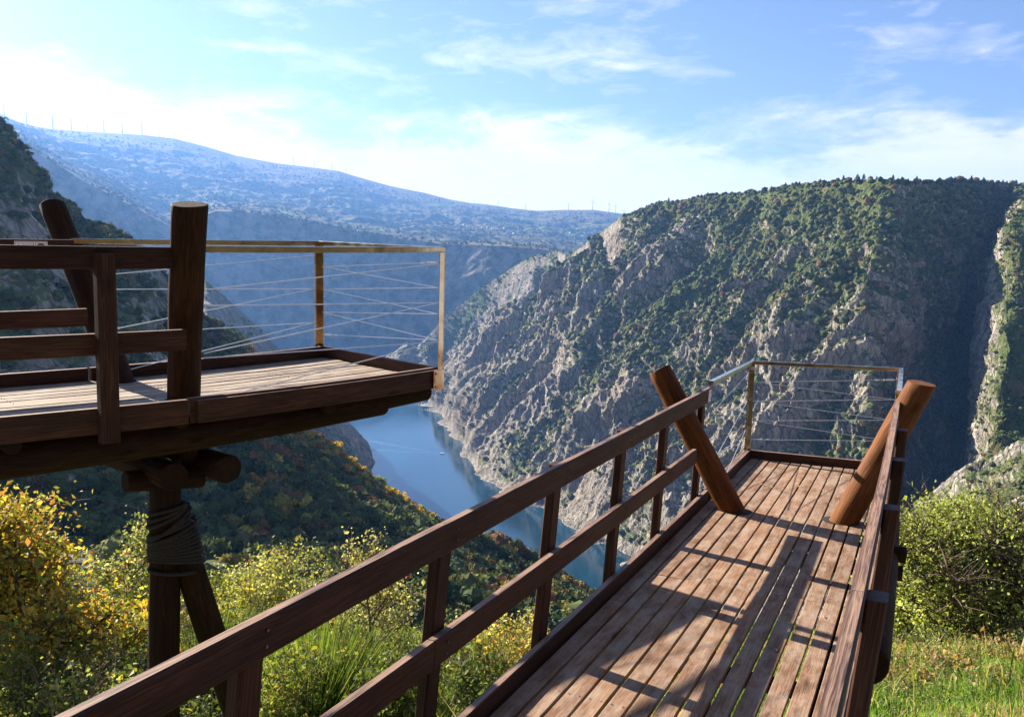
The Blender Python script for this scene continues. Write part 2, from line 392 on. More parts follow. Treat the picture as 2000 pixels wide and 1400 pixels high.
# rotated plan coordinates: e runs along the river, c across it (downslope)
e = -.28 * P3[:, 0] + .96 * P3[:, 1]; c = .96 * P3[:, 0] + .28 * P3[:, 1]
def mul(p, s): return (p * np.asarray(s, dtype=np.float32)).astype(np.float32)
Q = np.stack([e, c, P3[:, 2]], 1)
disp = np.zeros(len(P3), np.float32)
selN = uf < 13.6
idx = np.where((uf > 2.0) & selN)[0]
q = Q[idx]
warp = fbm(mul(q, 1 / 170.), 2, 3)[:, None] * np.array([55, 20, 20], np.float32)
big = ridged(mul(q + warp, (1 / 150., 1 / 420., 1 / 420.)), 2, 0) - .45
med = ridged(mul(q + warp * .5, (1 / 46., 1 / 95., 1 / 95.)), 3, 1) - .45
blk = ridged(mul(q, (1 / 17., 1 / 24., 1 / 20.)), 3, 2) - .45
fine = np.abs(perlin(mul(q, 1 / 4.6), 3)) - .3
d = big * 1.25 + med * .40 + blk * .17 + fine * .07
disp[idx] = d * rg[idx]
idf = np.where(~selN)[0]
qf = Q[idf]
d = (ridged(mul(qf, (1 / 620., 1 / 900., 1 / 500.)), 4, 1) - .45) * 1.0 + (ridged(mul(qf, (1 / 140., 1 / 200., 1 / 240.)), 3, 2) - .45) * .35
disp[idf] = d * rg[idf]
# crests keep their height
cr = np.zeros(len(us))
for c_, w in ((5, .20), (7, .15), (12, .10), (16, .15), (19, .25)):
    cr = np.maximum(cr, np.exp(-((us - c_) / w) ** 2) * .82)
crq = cr * (1 - .95 * np.exp(-((us - 7) / .8) ** 2))
disp *= (1 - (cr[:, None] * (1 - tq) + crq[:, None] * tq)).ravel().astype(np.float32)
P3 = P3 + N0 * disp[:, None]
# foreground tussocks
fi = np.where(uf < 2.4)[0]
P3[fi, 2] += fbm(mul(P3[fi], (.9, .9, .2)), 3, 1) * np.clip(uf[fi], .2, 1) * .28
N1 = grid_normals(P3)
slope = N1[:, 2]
# vegetation cover: gullies and gentle ground covered, ribs bare
vegn = fbm(mul(np.stack([e, c, P3[:, 2]], 1), (1 / 120., 1 / 240., 1 / 160.)), 4, 2)
veg = .50 + vegn * 1.15 - disp / (rg + 1) * .55 + (slope - .70) * 1.3
hfrac = (P3[:, 2] + 350) / 500
veg += np.where(zoneR > 0, (hfrac - .26) * 1.25, 0)
veg += np.where((uf > 3) & (uf < 5.6) & (AZ.ravel() < azel(1500, 700)[0]), .35, 0)
veg += np.where((uf > 4) & (uf < 8.3), (np.ones((NU, 1)) * tq[None, :]).ravel() * .22, 0)
veg -= np.where((P3[:, 2] < -343) & (uf > 5.5) & (uf < 13), .8, 0)
veg = np.clip(veg, 0, 1).astype(np.float32)
a_, b_ = np.meshgrid(np.arange(NU - 1), np.arange(NA - 1), indexing='ij')
q0 = (a_ * NA + b_).ravel()
F = np.stack([q0, q0 + 1, q0 + NA + 1, q0 + NA], 1)
fu = us[:-1][:, None] * np.ones(NA - 1); fu = fu.ravel()
mi = np.where(fu < 2.6, 0, np.where(fu < 13.4, 1, 2))

def mat_meadow():
    m, nt, out = newmat('meadow_soil')
    g = nt.nodes.new('ShaderNodeNewGeometry').outputs['Position']
    a = noise(nt, g, .55, 5, .6); b = noise(nt, g, 7.0, 5, .65)
    c = ramp(nt, a, [(.3, (.055, .085, .018)), (.5, (.10, .13, .03)), (.62, (.16, .13, .055)), (.8, (.11, .08, .04))])
    c = mixc(nt, .55, c, ramp(nt, b, [(.3, (.03, .045, .012)), (.7, (.17, .17, .06))]))
    prin(nt, out, c, .95, normal=bump(nt, b, .9, .12), spec=.1); return m
def mat_blocker():
    m, nt, out = newmat('dark_blocker_slope'); g = nt.nodes.new('ShaderNodeNewGeometry').outputs['Position']  # kept dark so the added slope throws little light on timber and steel
    a = noise(nt, g, .7, 6, .65)
    prin(nt, out, ramp(nt, a, [(.3, (.018, .020, .012)), (.5, (.045, .042, .026)), (.7, (.085, .070, .048))]), .95, normal=bump(nt, a, 1.0, .5), spec=.05); return m
def nd_warp(nt, g, sc, amt):
    n = nt.nodes.new('ShaderNodeTexNoise'); n.inputs['Scale'].default_value = sc; n.inputs['Detail'].default_value = 3; lk(nt, g, n.inputs['Vector'])
    vm = nt.nodes.new('ShaderNodeVectorMath'); vm.operation = 'MULTIPLY_ADD'; lk(nt, n.outputs['Color'], vm.inputs[0]); vm.inputs[1].default_value = (amt,) * 3; lk(nt, g, vm.inputs[2])
    return vm.outputs[0]
def mat_slope():
    m, nt, out = newmat('canyon_rock_and_scrub')
    g = nt.nodes.new('ShaderNodeNewGeometry').outputs['Position']
    v = attr(nt, 'veg')
    n1 = noise(nt, g, .012, 5, .6); n2 = noise(nt, g, .09, 6, .65); n3 = noise(nt, g, .5, 4, .6)
    gv = vmap(nt, g, (1, 1, .35), (R(12), R(14), 0))
    st = noise(nt, gv, .16, 5, .7, 1.2)
    rock = ramp(nt, st, [(.30, (.09, .080, .065)), (.42, (.22, .20, .165)), (.56, (.38, .34, .285)), (.72, (.56, .50, .41))])
    rock = mixc(nt, ramp(nt, n1, [(.45, 0.0), (.7, .55)]), rock, (.33, .25, .17))
    scrub = ramp(nt, n2, [(.30, (.036, .056, .016)), (.48, (.085, .115, .032)), (.62, (.135, .155, .045)), (.78, (.20, .17, .065))])
    rus = ramp(nt, noise(nt, g, .02, 4, .6), [(.60, 0.0), (.70, .7)])
    scrub = mixc(nt, rus, scrub, (.22, .125, .055))
    lime = ramp(nt, noise(nt, g, .0085, 3, .5), [(.63, 0.0), (.70, .75)])
    scrub = mixc(nt, lime, scrub, (.17, .23, .05))
    vo = nt.nodes.new('ShaderNodeTexVoronoi'); vo.feature = 'DISTANCE_TO_EDGE'; vo.inputs['Scale'].default_value = 1.0
    lk(nt, vmap(nt, nd_warp(nt, g, .05, 9.0), (.13, .13, .05), (R(10), R(16), 0)), vo.inputs['Vector'])
    crack = ramp(nt, vo.outputs['Distance'], [(.0, 1.0), (.07, 0.0)])
    vo2 = nt.nodes.new('ShaderNodeTexVoronoi'); vo2.inputs['Scale'].default_value = 1.0
    lk(nt, vmap(nt, nd_warp(nt, g, .12, 4.0), (.13, .13, .05), (R(10), R(16), 0)), vo2.inputs['Vector'])
    blk = nt.nodes.new('ShaderNodeSeparateColor'); lk(nt, vo2.outputs['Color'], blk.inputs[0])
    rock = mixc(nt, 1.0, rock, ramp(nt, blk.outputs[0], [(0, .70), (1, 1.2)]), 'MULTIPLY')
    rock = mixc(nt, mth(nt, 'MULTIPLY', crack, .55), rock, (.06, .055, .045))
    mk = mth(nt, 'ADD', v, mth(nt, 'MULTIPLY', mth(nt, 'SUBTRACT', n2, .5), 1.5))
    mk = mth(nt, 'ADD', mk, mth(nt, 'MULTIPLY', mth(nt, 'SUBTRACT', n3, .5), .5))
    mk = ramp(nt, mk, [(.42, 0.0), (.56, 1.0)])
    sz = nt.nodes.new('ShaderNodeSeparateXYZ'); lk(nt, g, sz.inputs[0])
    rock = mixc(nt, ramp(nt, mth(nt, 'DIVIDE', mth(nt, 'ADD', mth(nt, 'ADD', sz.outputs[2], 350.0), mth(nt, 'MULTIPLY', n3, 2.0)), 9.0, clamp=True), [(.16, .45), (.26, 0.0)]), rock, (.48, .44, .37))
    c = mixc(nt, mk, rock, scrub)
    h = mth(nt, 'ADD', mth(nt, 'ADD', mth(nt, 'MULTIPLY', st, 2.4), mth(nt, 'MULTIPLY', n3, .8)), mth(nt, 'ADD', mth(nt, 'MULTIPLY', crack, -.7), mth(nt, 'MULTIPLY', blk.outputs[0], .8)))
    prin(nt, out, c, .92, normal=bump(nt, h, 1.0, 2.2), spec=.15); return m
def mat_plateau():
    m, nt, out = newmat('plateau_land')
    g = nt.nodes.new('ShaderNodeNewGeometry')
    p = g.outputs['Position']
    v = nt.nodes.new('ShaderNodeTexVoronoi'); v.inputs['Scale'].default_value = .0065; lk(nt, p, v.inputs['Vector'])
    sepc = nt.nodes.new('ShaderNodeSeparateColor'); lk(nt, v.outputs['Color'], sepc.inputs[0])
    f = ramp(nt, sepc.outputs[0], [(.0, (.075, .085, .045)), (.30, (.12, .10, .055)), (.55, (.06, .075, .035)), (.72, (.16, .125, .075)), (.93, (.11, .19, .05)), (.97, (.12, .20, .055))])
    w = noise(nt, p, .004, 6, .62); w2 = noise(nt, p, .022, 5, .65)
    woods = ramp(nt, w2, [(.36, (.03, .04, .02)), (.55, (.12, .095, .045)), (.72, (.24, .165, .09))])
    moor = ramp(nt, w, [(.3, (.12, .085, .055)), (.7, (.18, .13, .08))])
    sz = nt.nodes.new('ShaderNodeSeparateXYZ'); lk(nt, p, sz.inputs[0])
    c = mixc(nt, ramp(nt, w, [(.44, 0.0), (.56, 1.0)]), f, woods)
    c = mixc(nt, ramp(nt, mth(nt, 'DIVIDE', sz.outputs[2], 900.0, clamp=True), [(.3, 0.0), (.7, .8)]), c, moor)
    ns = nt.nodes.new('ShaderNodeSeparateXYZ'); lk(nt, g.outputs['Normal'], ns.inputs[0])
    c = mixc(nt, ramp(nt, ns.outputs[2], [(.72, 1.0), (.86, 0.0)]), c, ramp(nt, w2, [(.4, (.05, .06, .035)), (.6, (.20, .18, .16))]))
    prin(nt, out, c, .95, normal=bump(nt, w2, 1.0, 8.0), spec=.1); return m
terrain = mesh_obj('terrain', P3, F, [mat_meadow(), mat_slope(), mat_plateau()], smooth=True, mi=mi, attrs={'veg': veg})
tag(terrain, 'canyon land of rocky scrub slopes, plateau and far mountains', 'terrain', kind='structure')
print('terrain', len(P3), round(time.time() - T0, 1))
TG = P3.reshape(NU, NA, 3)
def ground(x, y):
    """height of the foreground part of the terrain"""
    az = math.atan2(x, y); Dq = math.hypot(x, y)
    j = int(np.clip(np.searchsorted(azs, az), 1, NA - 1))
    col = TG[:int(np.searchsorted(us, 3.0)), j]
    dd = np.hypot(col[:, 0], col[:, 1])
    return float(np.interp(Dq, dd, col[:, 2]))

# unseen slope added behind the viewpoint to cut the sky light
ha = np.linspace(R(82), R(278), 90); hd = np.concatenate([np.linspace(3.5, 12, 12), np.linspace(13, 120, 40)])
HA, HD = np.meshgrid(ha, hd)
hx, hy = np.sin(HA) * HD, np.cos(HA) * HD
hz = -4.8 + np.clip(HD - 4.5, 0, None) * .62 * np.clip(np.minimum(HA - R(82), R(278) - HA) / R(35), .0, 1)
hp_ = np.stack([hx.ravel(), hy.ravel(), hz.ravel()], 1).astype(np.float32)
hp_[:, 2] += fbm(mul(hp_, (.25, .25, .05)), 4, 2) * np.clip((HD.ravel() - 4) * .25, 0, 5)
nh = len(ha); a_, b_ = np.meshgrid(np.arange(len(hd) - 1), np.arange(nh - 1), indexing='ij'); q0 = (a_ * nh + b_).ravel()
tag(mesh_obj('hillside', hp_, np.stack([q0, q0 + 1, q0 + nh + 1, q0 + nh], 1), mat_blocker(), smooth=True), 'unseen hillside added behind the walkways to block sky light', 'hillside', kind='structure')

# ------------------------------------------------------------------ river
def mat_water():
    m, nt, out = newmat('river_water')
    g = nt.nodes.new('ShaderNodeNewGeometry').outputs['Position']
    w = noise(nt, vmap(nt, g, (1, 1, 1)), .35, 4, .6); w2 = noise(nt, vmap(nt, g, (.2, .06, 1), (0, 0, R(-16))), .06, 4, .6, .6)
    c = ramp(nt, w2, [(.35, (.004, .026, .045)), (.7, (.008, .052, .095))])
    rgh = ramp(nt, w2, [(.35, .05), (.7, .15)])
    prin(nt, out, c, rgh, normal=bump(nt, w, 1.0, .05), spec=.9); return m
wx = np.array([(-2600, 300), (1200, 300), (1200, 3300), (-2600, 3300)])
nx, ny = 40, 40
gx, gy = np.meshgrid(np.linspace(-2600, 1200, nx), np.linspace(300, 3200, ny))
WV = np.stack([gx.ravel(), gy.ravel(), np.full(nx * ny, WATER_Z)], 1)
a_, b_ = np.meshgrid(np.arange(ny - 1), np.arange(nx - 1), indexing='ij'); q0 = (a_ * nx + b_).ravel()
water = mesh_obj('water', WV, np.stack([q0, q0 + 1, q0 + nx + 1, q0 + nx], 1), mat_water())
tag(water, 'calm blue green river at the bottom of the canyon', 'river', kind='structure')
# ------------------------------------------------------------------ foliage helpers
def mat_leaf(name, rough=.55, trans=.45, spec=.25, gain=1.0):
    m, nt, out = newmat(name)
    c = attr(nt, 'tint', 'Color')
    p = prin(nt, None, c, rough, spec=spec)
    t = nt.nodes.new('ShaderNodeBsdfTranslucent')
    lk(nt, mixc(nt, 1.0, c, (1.5, 1.45, .7), 'MULTIPLY'), t.inputs['Color'])
    mx = nt.nodes.new('ShaderNodeMixShader'); mx.inputs[0].default_value = trans
    lk(nt, p.outputs[0], mx.inputs[1]); lk(nt, t.outputs[0], mx.inputs[2])
    lk(nt, mx.outputs[0], out.inputs['Surface'])
    return m
LEAF = mat_leaf('leaf_blades')
SCRUB = mat_leaf('distant_foliage', .9, .18, .08)
BARK = plain('bark', (.10, .075, .055), .95, vary=.45, scale=14, spec=.1)
TWIG = plain('pale_twig', (.22, .17, .12), .9, vary=.35, scale=20, spec=.1)

def ico(sub):
    bm = bmesh.new(); bmesh.ops.create_icosphere(bm, subdivisions=sub, radius=1.0)
    V = np.array([v.co[:] for v in bm.verts], np.float32); Fc = np.array([[v.index for v in f.verts] for f in bm.faces])
    bm.free(); return V, Fc
ICO = {1: ico(1), 2: ico(2), 3: ico(3)}
def rand_dirs(n):
    v = rng.normal(size=(n, 3)); return v / np.linalg.norm(v, axis=1)[:, None]
def cards(P, size, flat=.0, seed_dir=None):
    """one quad per point, random orientation. returns V(4n,3),F(n,4)"""
    n = len(P)
    a = rand_dirs(n); a[:, 2] *= (1 - flat); a /= np.linalg.norm(a, axis=1)[:, None]
    b = np.cross(a, rand_dirs(n)); b /= np.linalg.norm(b, axis=1)[:, None] + 1e-9
    s = (np.asarray(size) * rng.uniform(.6, 1.3, n))[:, None]
    V = np.stack([P - a * s, P - b * s * .55, P + a * s, P + b * s * .55], 1).reshape(-1, 3)
    F = np.arange(4 * n).reshape(n, 4)
    return V.astype(np.float32), F
def crown_points(n, r, clumps=14, hollow=.35):
    """points in an uneven crown: an ellipsoid broken into clumps"""
    c = rand_dirs(clumps) * (rng.uniform(.35, .85, clumps) ** .7)[:, None]
    c[:, 2] = np.abs(c[:, 2]) * .9 - .25
    cr = rng.uniform(.22, .42, clumps)
    k = rng.integers(0, clumps, n)
    p = c[k] + rand_dirs(n) * (cr[k] * rng.uniform(hollow, 1, n) ** .5)[:, None]
    return p * np.asarray(r)
def proto_blobs(k, sub, lump=.45, squash=.85):
    out = []
    for i in range(k):
        V, Fc = ICO[sub]
        d = 1 + lump * perlin(V * 1.6 + i * 7.1, i) + .22 * perlin(V * 4.1 + i * 3.3, i + 1) + rng.normal(0, .07, len(V))
        W = V * d[:, None].astype(np.float32); W[:, 2] *= squash
        out.append((W.astype(np.float32), Fc))
    return out
def proto_cards(k, n, size, rz=.9, clumps=12):
    out = []
    for i in range(k):
        V, Fq = cards(crown_points(n, (1, 1, rz), clumps), size)
        out.append((V, Fq))
    return out
def scatter_merge(protos, pos, scale, col, vary=.18, tilt=0):
    """stack many copies of prototypes into one vertex/face array"""
    n = len(pos); kind = rng.integers(0, len(protos), n)
    Vs, Fs, Cs = [], [], []; off = 0
    for k, (V, Fc) in enumerate(protos):
        ids = np.where(kind == k)[0]
        if not len(ids): continue
        th = rng.uniform(0, 2 * math.pi, len(ids)); c_, s_ = np.cos(th), np.sin(th)
        sc = scale[ids]
        if sc.ndim == 1: sc = np.stack([sc, sc, sc], 1)
        x = V[None, :, 0] * c_[:, None] - V[None, :, 1] * s_[:, None]
        y = V[None, :, 0] * s_[:, None] + V[None, :, 1] * c_[:, None]
        z = np.broadcast_to(V[None, :, 2], x.shape)
        W = np.stack([x * sc[:, 0:1], y * sc[:, 1:2], z * sc[:, 2:3]], 2) + pos[ids][:, None, :]
        Vs.append(W.reshape(-1, 3).astype(np.float32))
        Fs.append((Fc[None] + (np.arange(len(ids)) * len(V))[:, None, None]).reshape(-1, Fc.shape[1]) + off)
        jit = rng.uniform(1 - vary, 1 + vary, (len(ids), len(V), 1))
        if len(V) % 4 == 0 and Fc.shape[1] == 4:
            jit = np.repeat(rng.uniform(1 - vary * 1.6, 1 + vary * 1.6, (len(ids), len(V) // 4, 1)), 4, axis=1)
        Cs.append((col[ids][:, None, :] * jit).reshape(-1, 3))
        off += len(ids) * len(V)
    return np.concatenate(Vs), np.concatenate(Fs), np.clip(np.concatenate(Cs), 0, 1)
def pick(cols, probs, n):
    cols = np.array(cols, np.float32); k = rng.choice(len(cols), n, p=np.array(probs) / sum(probs))
    return cols[k] * rng.uniform(.75, 1.3, (n, 1))

# cell table of the terrain for scattering
G00, G01, G10 = TG[:-1, :-1], TG[:-1, 1:], TG[1:, :-1]
AREA = np.linalg.norm(np.cross(G01 - G00, G10 - G00), axis=2)
VEG = veg.reshape(NU, NA)[:-1, :-1]; SLP = N1[:, 2].reshape(NU, NA)[:-1, :-1]
UU = us[:-1][:, None] * np.ones(NA - 1); AA = azs[:-1][None, :] * np.ones((NU - 1, 1))
INF = (AA > R(-34)) & (AA < R(34.3))
DISP = disp.reshape(NU, NA)[:-1, :-1]
def scatter_cells(w, n):
    w = (w * AREA * INF).ravel(); w = w / w.sum()
    k = rng.choice(len(w), n, p=w, replace=True)
    i, j = k // (NA - 1), k % (NA - 1)
    f, g = rng.random(n), rng.random(n)
    p = TG[i, j] * ((1 - f) * (1 - g))[:, None] + TG[i + 1, j] * (f * (1 - g))[:, None] + TG[i, j + 1] * ((1 - f) * g)[:, None] + TG[i + 1, j + 1] * (f * g)[:, None]
    return p, UU[i, j], AA[i, j]
GRN = [(.050, .070, .028), (.072, .092, .036), (.105, .120, .048), (.042, .066, .038), (.14, .15, .06), (.15, .085, .04), (.16, .14, .04), (.10, .09, .055)]

# scrub and woods on the far canyon side
blobs1 = proto_blobs(10, 1)
wR = np.where((UU > 8.9) & (UU < 12.25), np.clip(VEG - .22, 0, 1) ** 1.1, 0) * np.clip(SLP + .1, 0, 1) * np.where(TG[:-1, :-1, 2] > -338, 1, 0)
pos, uu, aa = scatter_cells(wR, 26000)
n = len(pos)
colr = pick(GRN, [.20, .24, .18, .12, .08, .055, .03, .035], n)
patch = fbm((pos / 55.).astype(np.float32), 2, 1)
rust = (patch > .34) & (rng.random(n) < .45); colr[rust] = pick([(.17, .10, .045), (.19, .135, .05), (.13, .08, .05)], [.4, .3, .3], rust.sum())
sc = np.clip(np.exp(rng.normal(.78, .42, n)), .9, 5.6)
sc3 = np.stack([sc, sc * rng.uniform(.8, 1.2, n), sc * rng.uniform(.75, 1.25, n)], 1)
pos[:, 2] += sc3[:, 2] * .35
V, Fc, Cc = scatter_merge(blobs1, pos, sc3, colr, .3)
o = mesh_obj('hillside_scrub', V, Fc, SCRUB, cols=Cc)
tag(o, 'dark scrub and small trees covering the sunlit far canyon side', 'scrub', kind='stuff')

# nearer spur on the right
wQ = np.where((UU > 4.2) & (UU < 7.6) & (AA > azel(1715, 900)[0]), np.clip(VEG - .2, 0, 1), 0) + np.where((UU > 6.8) & (UU < 8.2) & (AA > azel(1860, 900)[0]), .35, 0)
blobs2 = proto_blobs(6, 2, .5)
pos, uu, aa = scatter_cells(wQ, 2600); n = len(pos)
sc = rng.uniform(1.0, 2.6, n); pos[:, 2] += sc * .3
V1, F1, C1 = scatter_merge(blobs1, pos, sc * .93, pick(GRN, [.2, .24, .22, .08, .14, .06, .03, .03], n), .3)
quads = proto_cards(5, 60, .30)
V2, F2, C2 = scatter_merge(quads, pos, sc * 1.15, pick(GRN, [.12, .24, .3, .05, .18, .05, .03, .03], n), .3)
o = mesh_obj('spur_scrub', V1, F1, SCRUB, cols=C1); tag(o, 'green scrub over the rocky spur beyond the right tree', 'scrub', kind='stuff')
o = mesh_obj('spur_foliage', V2, F2, SCRUB, cols=C2); tag(o, 'leafy sprays of the bushes on the right hand spur', 'scrub foliage', kind='stuff')

# woods on the near slope
crest_az = [azel(560, 800)[0], azel(900, 1000)[0]]
wN = np.where((UU > 3.15) & (UU < 5.25) & (AA < azel(1560, 1000)[0]), .7 + VEG, 0) * np.where((UU < 3.6), .5, 1.0)
wN = wN * np.where((AA < azel(330, 600)[0]), np.clip((VEG - .45) * 2, .05, 1), 1)
pos, uu, aa = scatter_cells(wN, 7600); n = len(pos)
dist = np.hypot(pos[:, 0], pos[:, 1])
near = np.clip((uu - 4.3) / .8, 0, 1)
colr = pick(GRN, [.34, .26, .14, .10, .05, .03, .01, .05], n)
amt = fbm((pos / 38.).astype(np.float32), 2, 2)
au = (rng.random(n) < np.clip(.12 + amt * .9 + .55 * near, 0, .95)) & (aa > azel(480, 900)[0])
colr[au] = pick([(.22, .12, .04), (.17, .10, .055), (.28, .22, .045), (.15, .17, .04), (.30, .16, .04)], [.24, .30, .18, .18, .1], au.sum())
sc = rng.uniform(1.7, 3.6, n) * np.where(aa < azel(330, 600)[0], .8, 1); colr = colr * 1.2
sc3 = np.stack([sc, sc, sc * rng.uniform(.8, 1.2, n)], 1); pos[:, 2] += sc3[:, 2] * .55
Vb, Fb, Cb = scatter_merge(proto_blobs(6, 1, .4), pos, sc3 * .78, colr * .8, .25)
o = mesh_obj('near_slope_woods', Vb, Fb, SCRUB, cols=Cb); tag(o, 'dark woods on the shaded slope below the left platform', 'woods', kind='stuff')
Vq, Fq, Cq = scatter_merge(proto_cards(8, 130, .17, .95, 16), pos, sc3 * 1.12, colr, .3)
o = mesh_obj('near_slope_foliage', Vq, Fq, SCRUB, cols=Cq); tag(o, 'autumn leaves of the woods on the shaded slope', 'foliage', kind='stuff')

# hazy spur and trees of the plateau beyond
wP = np.where((UU > 15.9) & (UU < 18.9), np.clip(SLP - .6, 0, 1) * (.15 + 1.6 * np.clip(fbm(mul(TG[:-1, :-1].reshape(-1, 3), 1 / 330.), 3, 0).reshape(AREA.shape) + .1, 0, 1)), 0) / (1 + np.hypot(TG[:-1, :-1, 0], TG[:-1, :-1, 1]) / 3000) ** 2
pos, uu, aa = scatter_cells(wP, 9000); n = len(pos)
sc = rng.uniform(4.5, 10, n); pos[:, 2] += sc * .3
V, Fc, Cc = scatter_merge(blobs1, pos, sc, pick([(.045, .055, .03), (.07, .07, .038), (.11, .085, .05), (.13, .10, .06)], [.34, .28, .22, .16], n), .2)
o = mesh_obj('plateau_woods', V, Fc, SCRUB, cols=Cc); tag(o, 'scattered copses on the plateau beyond the canyon', 'woods', kind='stuff')
wS = np.where((UU > 6.2) & (UU < 7.3) & (AA < azel(735, 900)[0]), np.clip(VEG - .3, 0, 1), 0)
pos, uu, aa = scatter_cells(wS, 900); n = len(pos)
sc = rng.uniform(2, 4.5, n)
V, Fc, Cc = scatter_merge(blobs1, pos, sc, pick(GRN[:5], [.3, .3, .2, .1, .1], n), .2)
o = mesh_obj('hazy_spur_scrub', V, Fc, SCRUB, cols=Cc); tag(o, 'bushes on the hazy rock spur at the river bend', 'scrub', kind='stuff')
print('scatter', round(time.time() - T0, 1))

# ------------------------------------------------------------------ single far trees
def copy_tree(o, loc, rz=0, s=1.0, label=None):
    r = o.copy(); COL.objects.link(r); r.location = loc; r.rotation_euler = (0, 0, rz); r.scale = (s, s, s)
    if label: r['label'] = label
    for ch in list(o.children):
        c_ = ch.copy(); COL.objects.link(c_); c_.parent = r
    return r
def tube(pts, rad, n=7):
    pts = [np.array(p, float) for p in pts]; V = []; F = []
    up = np.array([0.13, .31, .94])
    for i, p in enumerate(pts):
        t = pts[min(i + 1, len(pts) - 1)] - pts[max(i - 1, 0)]; t /= np.linalg.norm(t) + 1e-9
        a = np.cross(t, up if abs(t @ up) < .95 else np.array([1., 0, 0])); a /= np.linalg.norm(a); b = np.cross(t, a)
        for k in range(n):
            th = 2 * math.pi * k / n; V.append(p + rad[i] * (a * math.cos(th) + b * math.sin(th)))
    for i in range(len(pts) - 1):
        for k in range(n): F.append((i * n + k, i * n + (k + 1) % n, (i + 1) * n + (k + 1) % n, (i + 1) * n + k))
    F.append(tuple(range(n - 1, -1, -1))); F.append(tuple((len(pts) - 1) * n + k for k in range(n)))
    return V, F
def joinvf(parts):
    V = []; F = []
    for v, f in parts:
        o_ = len(V); V.extend(list(v)); F.extend([tuple(i + o_ for i in q) for q in f])
    return V, F
def far_tree(label, group, cols, h, w, cat='tree', pine=False):
    root = empty('pine_tree' if pine else 'autumn_tree', (0, 0, -500), label, cat, group)
    base = np.array([0, 0, -500.])
    tr = [tube([base + (0, 0, -h * .25), base + (.1, 0, h * .4), base + (0, .1, h * .8)], [h * .035, h * .025, h * .008], 5)]
    for k in range(4):
        a = k * 1.6 + .4; z = h * (.3 + .1 * k)
        tr.append(tube([base + (0, 0, z), base + (math.cos(a) * w * .45, math.sin(a) * w * .45, z + h * .18)], [h * .014, h * .005], 4))
    V, F = joinvf(tr); mesh_obj('trunk', V, F, BARK, root)
    if pine:
        n = 420; t = rng.random(n) ** .8; rr = w * .5 * (1 - t) ** .7 * rng.uniform(.3, 1, n); a = rng.uniform(0, 6.28, n)
        Pp = np.stack([np.cos(a) * rr, np.sin(a) * rr, h * (.22 + .8 * t)], 1)
    else:
        n = 520; Pp = crown_points(n, (w * .5, w * .5, h * .42), 16) + (0, 0, h * .62)
    Vq, Fq = cards(Pp, w * .085)
    cc = np.repeat(pick(cols, [1] * len(cols), n), 4, axis=0)
    mesh_obj('crown', Vq + base, Fq, SCRUB if pine else LEAF, root, cols=np.clip(cc, 0, 1))
    return root
def crest_pt(ci, px, sink=0):
    a = azel(px, 600)[0]; r0 = int(np.searchsorted(us, ci)); j = int(np.clip(np.searchsorted(azs, a), 0, NA - 1))
    return TG[r0, j].copy()
YEL = [(.42, .28, .03), (.36, .31, .04), (.48, .26, .03)]
LIM = [(.24, .28, .03), (.17, .22, .03), (.30, .30, .04)]
RUS = [(.28, .17, .06), (.22, .14, .06), (.32, .20, .07)]
gN = 'autumn trees along the near crest'
protA = [far_tree('golden yellow tree on the near crest above the river', gN, YEL, 6.5, 6, 'tree'),
         far_tree('lime green tree on the near crest above the river', gN, LIM, 6.5, 6, 'tree'),
         far_tree('rusty orange tree on the near crest above the river', gN, RUS, 6, 6, 'tree')]
used = [False] * 3
crest_list = [(float(x), (1, 0, 0, 1, 0, 2)[k % 6]) for k, x in enumerate(np.arange(590, 905, 4.5))] + [(float(x), (2, 1, 2, 2)[k % 4]) for k, x in enumerate(np.arange(905, 1215, 11.0))]
for k, (px, kind) in enumerate(crest_list):
    p = crest_pt(5 + rng.uniform(-.20, .02), px); p[2] -= 1.0
    s = rng.uniform(.8, 1.3) * (1.0 if px < 900 else .7)
    if not used[kind]:
        used[kind] = True; o = protA[kind]; o.location = p; o.scale = (s, s, s)
    else: copy_tree(protA[kind], p, rng.uniform(0, 6.28), s)
gP = 'pines along the top of the far hill'
pp = far_tree('dark green pine on the skyline of the far hill', gP, [(.022, .045, .018), (.03, .055, .02)], 11, 7, 'pine tree', True)
first = True
for px in np.concatenate([np.arange(1235, 1560, 13), np.arange(1560, 1995, 8)]) + rng.uniform(-4, 4, 80)[:len(np.concatenate([np.arange(1235, 1560, 13), np.arange(1560, 1995, 8)]))]:
    p = crest_pt(12 + rng.uniform(-.06, .01), px); p[2] -= 2
    s = rng.uniform(.40, .85)
    if first: pp.location = p; pp.scale = (s, s, s); first = False
    else: copy_tree(pp, p, rng.uniform(0, 6.28), s)

